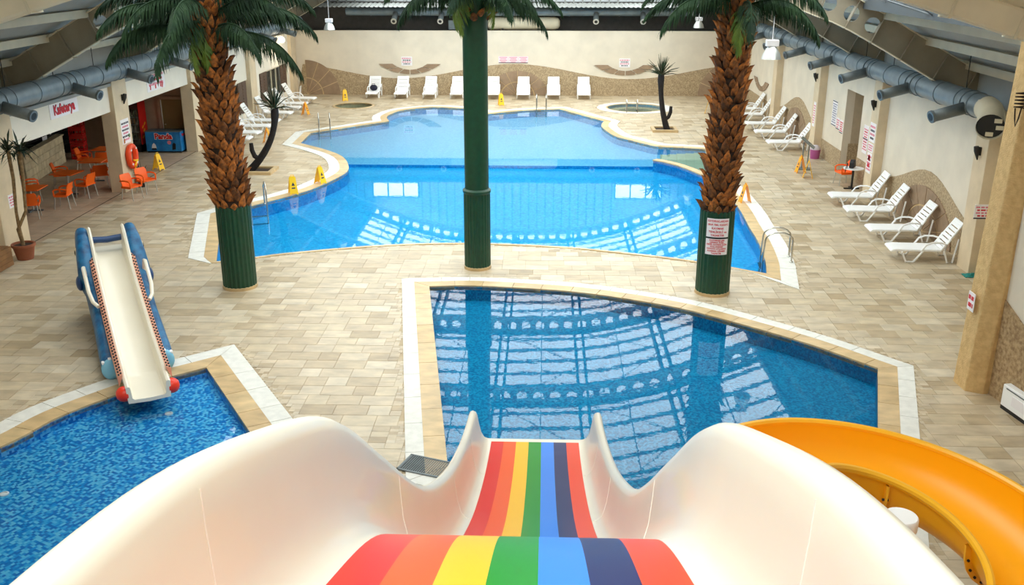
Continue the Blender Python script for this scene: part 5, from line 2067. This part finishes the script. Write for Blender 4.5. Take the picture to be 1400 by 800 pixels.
nz = [23.6 + 3.75 * k for k in range(8)]
dR = duct('long grey-blue air duct with nozzles hung along the right wall', 10.2, 4.26, .28, 22.9, 51.5, [y for y in nz if y < 51], 1)
yc = (22.9 + 51.5) / 2
md = Vector((-.38, -.88, -.30)).normalized()
pts = [Vector((0, 22.95 - yc, 0)), Vector((-.02, 22.7 - yc, -.03)), Vector((-.06, 22.5 - yc, -.10)), Vector((-.14, 22.3 - yc, -.22)), Vector((-.14, 22.3 - yc, -.22)) + md * .25]
MB().tube(pts, [.28, .285, .29, .295, .30], 24, caps=False).obj('elbow', m_flange, dR, smooth=True)
e_ = pts[-1]
MB().tube([e_ - md * .02, e_ + md * .01], .315, 28, caps=False).obj('mouth_ring', m_flange, dR, smooth=True)
MB().tube([e_ - md * .06, e_ - md * .05], .293, 24).obj('mouth_shade_disc', m_black, dR)  # black disc in place of the shaded inside of the elbow
for a in (2.4, 3.3, 4.7):
    r1 = md.cross(Vector((0, 0, 1))).normalized()
    u1 = r1.cross(md)
    c_ = e_ - md * .03 + r1 * (.2 * math.cos(a)) + u1 * (.2 * math.sin(a))
    MB().box(c_, (.16, .1, .01), Matrix((r1, u1, md)).transposed()).obj('torn_flap', m_flange, dR)
duct('long grey air duct with nozzles hung along the cafe arcade on the left', -13.6, 4.16, .29, 20.5, 54.5, nz, -1)
# back wall duct
t = thing('air_duct', 'dark horizontal air duct above the back wall', 'duct', (HX, 56.55, 4.6))
for k in range(14):
    MB().tube([(-9.6 + k * 1.4, 0, 0), (-8.21 + k * 1.4, 0, 0)], .23, 20).obj('pipe_section', m_duct, t, smooth=True)
    MB().tube([(-8.25 + k * 1.4, 0, 0), (-8.18 + k * 1.4, 0, 0)], .245, 20).obj('collar', m_duct, t, smooth=True)
for u in (541, 604, 815, 879):
    x = on_y(u, 25, 56.3).x - HX
    n2 = MB().tube([(x, -.2, -.1), (x - .03, -.85, -.48)], .15, 16).obj('nozzle', m_nozzle, t, smooth=True)
    MB().tube([(x - .03, -.84, -.475), (x - .031, -.87, -.49)], .165, 16).obj('nozzle_ring', m_alu, n2, smooth=True)
    MB().tube([(x - .031, -.868, -.489), (x - .0315, -.88, -.497)], .09, 12).obj('nozzle_shade_disc', m_black, n2)  # dark inside of the nozzle, painted as a black disc
# plant on the ledge
t = thing('air_unit', 'cream round-ended tank on the ledge above the back wall, right of the green post', 'tank', (on_y(716, 30, 56.9).x, 56.85, 3.56))
MB().tube([(-2.0, 0, .39), (-1.85, 0, .39), (1.75, 0, .39), (1.95, 0, .39), (2.05, 0, .39)], [.30, .37, .37, .3, .15], 24).obj('shell', m_cream_beam, t, smooth=True)
for x in (-1.2, 1.2): MB().box((x, 0, .06), (.12, .7, .12)).obj('foot', m_dark, t)
t = thing('junction_box', 'grey box on the ledge left of the green post', 'box', (on_y(622, 32, 56.5).x, 56.5, 3.55))
MB().box((0, 0, .34), (.72, .4, .5)).obj('housing', m_nozzle, t, bevel=.02)
MB().box((-.24, 0, .045), (.1, .3, .09)).box((.24, 0, .045), (.1, .3, .09)).obj('foot', m_dark, t)


def lamp(label, p, top, s_=1.0):
    t = thing('pendant_lamp', label, 'lamp', tuple(p), group='hanging high-bay lamps')
    MB().lathe([(.24 * s_, 0), (.2 * s_, .14 * s_), (.13 * s_, .26 * s_), (.1 * s_, .3 * s_), (0, .31 * s_)], 24).obj('shade', m_alu, t, smooth=True)
    MB().box((0, 0, .38 * s_), (.3 * s_, .2 * s_, .16 * s_)).obj('ballast', m_sign, t, bevel=.02)
    MB().cyl((0, 0, .45 * s_), (0, 0, top - p[2]), .01, n=5).obj('hanger_wire', m_sign, t)
    MB().lathe([(.2 * s_, .02), (0, .02)], 20).obj('lens', m_sign, t)
    return t


lamp('white metal pendant lamp hanging before the right wall, right of the palm', (6.07, 27.0, 4.95), 6.9, 1.1)
lamp('pale pendant lamp hanging at the far left corner', (-9.15, 42.0, 4.62), 7.0, 1.0)
lamp('small pendant lamp hanging at the far right, left of the palm trunk', tuple(on_y(955, 38, 50)), 6.9, 1.1)
# lit wall lamp in the far left corner
t = thing('wall_lamp', 'lit round lamp at the top of the far left column', 'lamp', (-14.05, 52.6, 3.35))
em = bpy.data.materials.new('lamp_glow')
em.use_nodes = True
em.node_tree.nodes['Principled BSDF'].inputs['Emission Color'].default_value = (1, .86, .62, 1)
em.node_tree.nodes['Principled BSDF'].inputs['Emission Strength'].default_value = 14
MB().ellip((0, 0, 0), (.16, .16, .16)).obj('globe', em, t, smooth=True)
MB().cyl((-.2, 0, 0), (-.1, 0, 0), .08, n=12).obj('bracket', m_alu, t)
ld = bpy.data.lights.new('wall_lamp_light', 'POINT')
ld.energy = 60
ld.color = (1, .85, .62)
ld.shadow_soft_size = .16
lo = bpy.data.objects.new('wall_lamp_light', ld)
C.objects.link(lo)
lo.parent = t
lo.location = (.25, -.1, -.05)


def sconce(label, p, side):
    t = thing('sconce', label, 'sconce', p, group='dark cone sconces')
    MB().lathe([(.015, -.22), (.065, .0), (.06, .12), (0, .12)], 14).obj('cone', m_dark, t, smooth=True, loc=(side * .1, 0, 0), rot=(0, side * R(12), 0))
    MB().box((side * .02, 0, 0), (.04, .08, .2)).obj('bracket', m_dark, t)


sconce('dark cone sconce on the pilaster right of the doorway', (XP, 32.0, 3.05), -1)
sconce('dark cone sconce on the pilaster left of the doorway', (XP, 39.2, 3.1), -1)
sconce('dark cone sconce on the nearest right pilaster, below the open duct mouth', (XP, 24.0, 3.05), -1)
sconce('dark cone sconce on the arcade column above the price board', (XC, 32.3, 3.1), 1)
t = thing('coil_sconce', 'rusty coil-shaped holder on the front of the ochre pillar', 'holder', tuple(on_y(1393, 150, 16.36)))
MB().tube([(.09 * math.cos(i * .7), .06 * math.sin(i * .7) - .02, .02 + i * .0062) for i in range(44)], .012, 6).obj('coil', m_bark_d, t)
MB().tube([(-.05, .03, .02), (-.03, .03, -.15), (0, .04, -.28), (.03, .03, -.15), (.05, .03, .02)], .012, 6).obj('bracket', m_bark_d, t)

# white service box at the right front wall
c_ = p0 + dirv * .62 + nrm * .10
t = thing('service_box', 'white rectangular service box on the floor at the right front wall', 'box', (c_.x, c_.y, 0), math.atan2(dirv.y, dirv.x))
MB().box((.42, 0, .27), (.9, .14, .40)).obj('housing', m_white_pl, t, bevel=.015)
sgn = 1 if (Matrix.Rotation(math.atan2(dirv.y, dirv.x), 3, 'Z') @ Vector((0, 1, 0))).dot(nrm) > 0 else -1
MB().box((.5, sgn * .073, .26), (.5, .012, .18)).obj('inset_panel', m_sign, t, bevel=.004)
MB().box((.42, sgn * .073, .42), (.7, .01, .02)).obj('groove', m_nozzle, t)
MB().box((.42, 0, .035), (.9, .12, .07)).obj('plinth', m_black, t)
# white board leaning in the far left corner
t = thing('white_board', 'white board leaning at the foot of the far left column', 'board', (-13.85, 55.0, 0), R(8))
MB().box((0, 0, .32), (.05, .55, .62), Matrix.Rotation(R(8), 3, 'Y')).obj('panel', m_white_pl, t, bevel=.01)
MB().box((.03, 0, .33), (.01, .42, .42), Matrix.Rotation(R(8), 3, 'Y')).obj('face', m_sign, t)
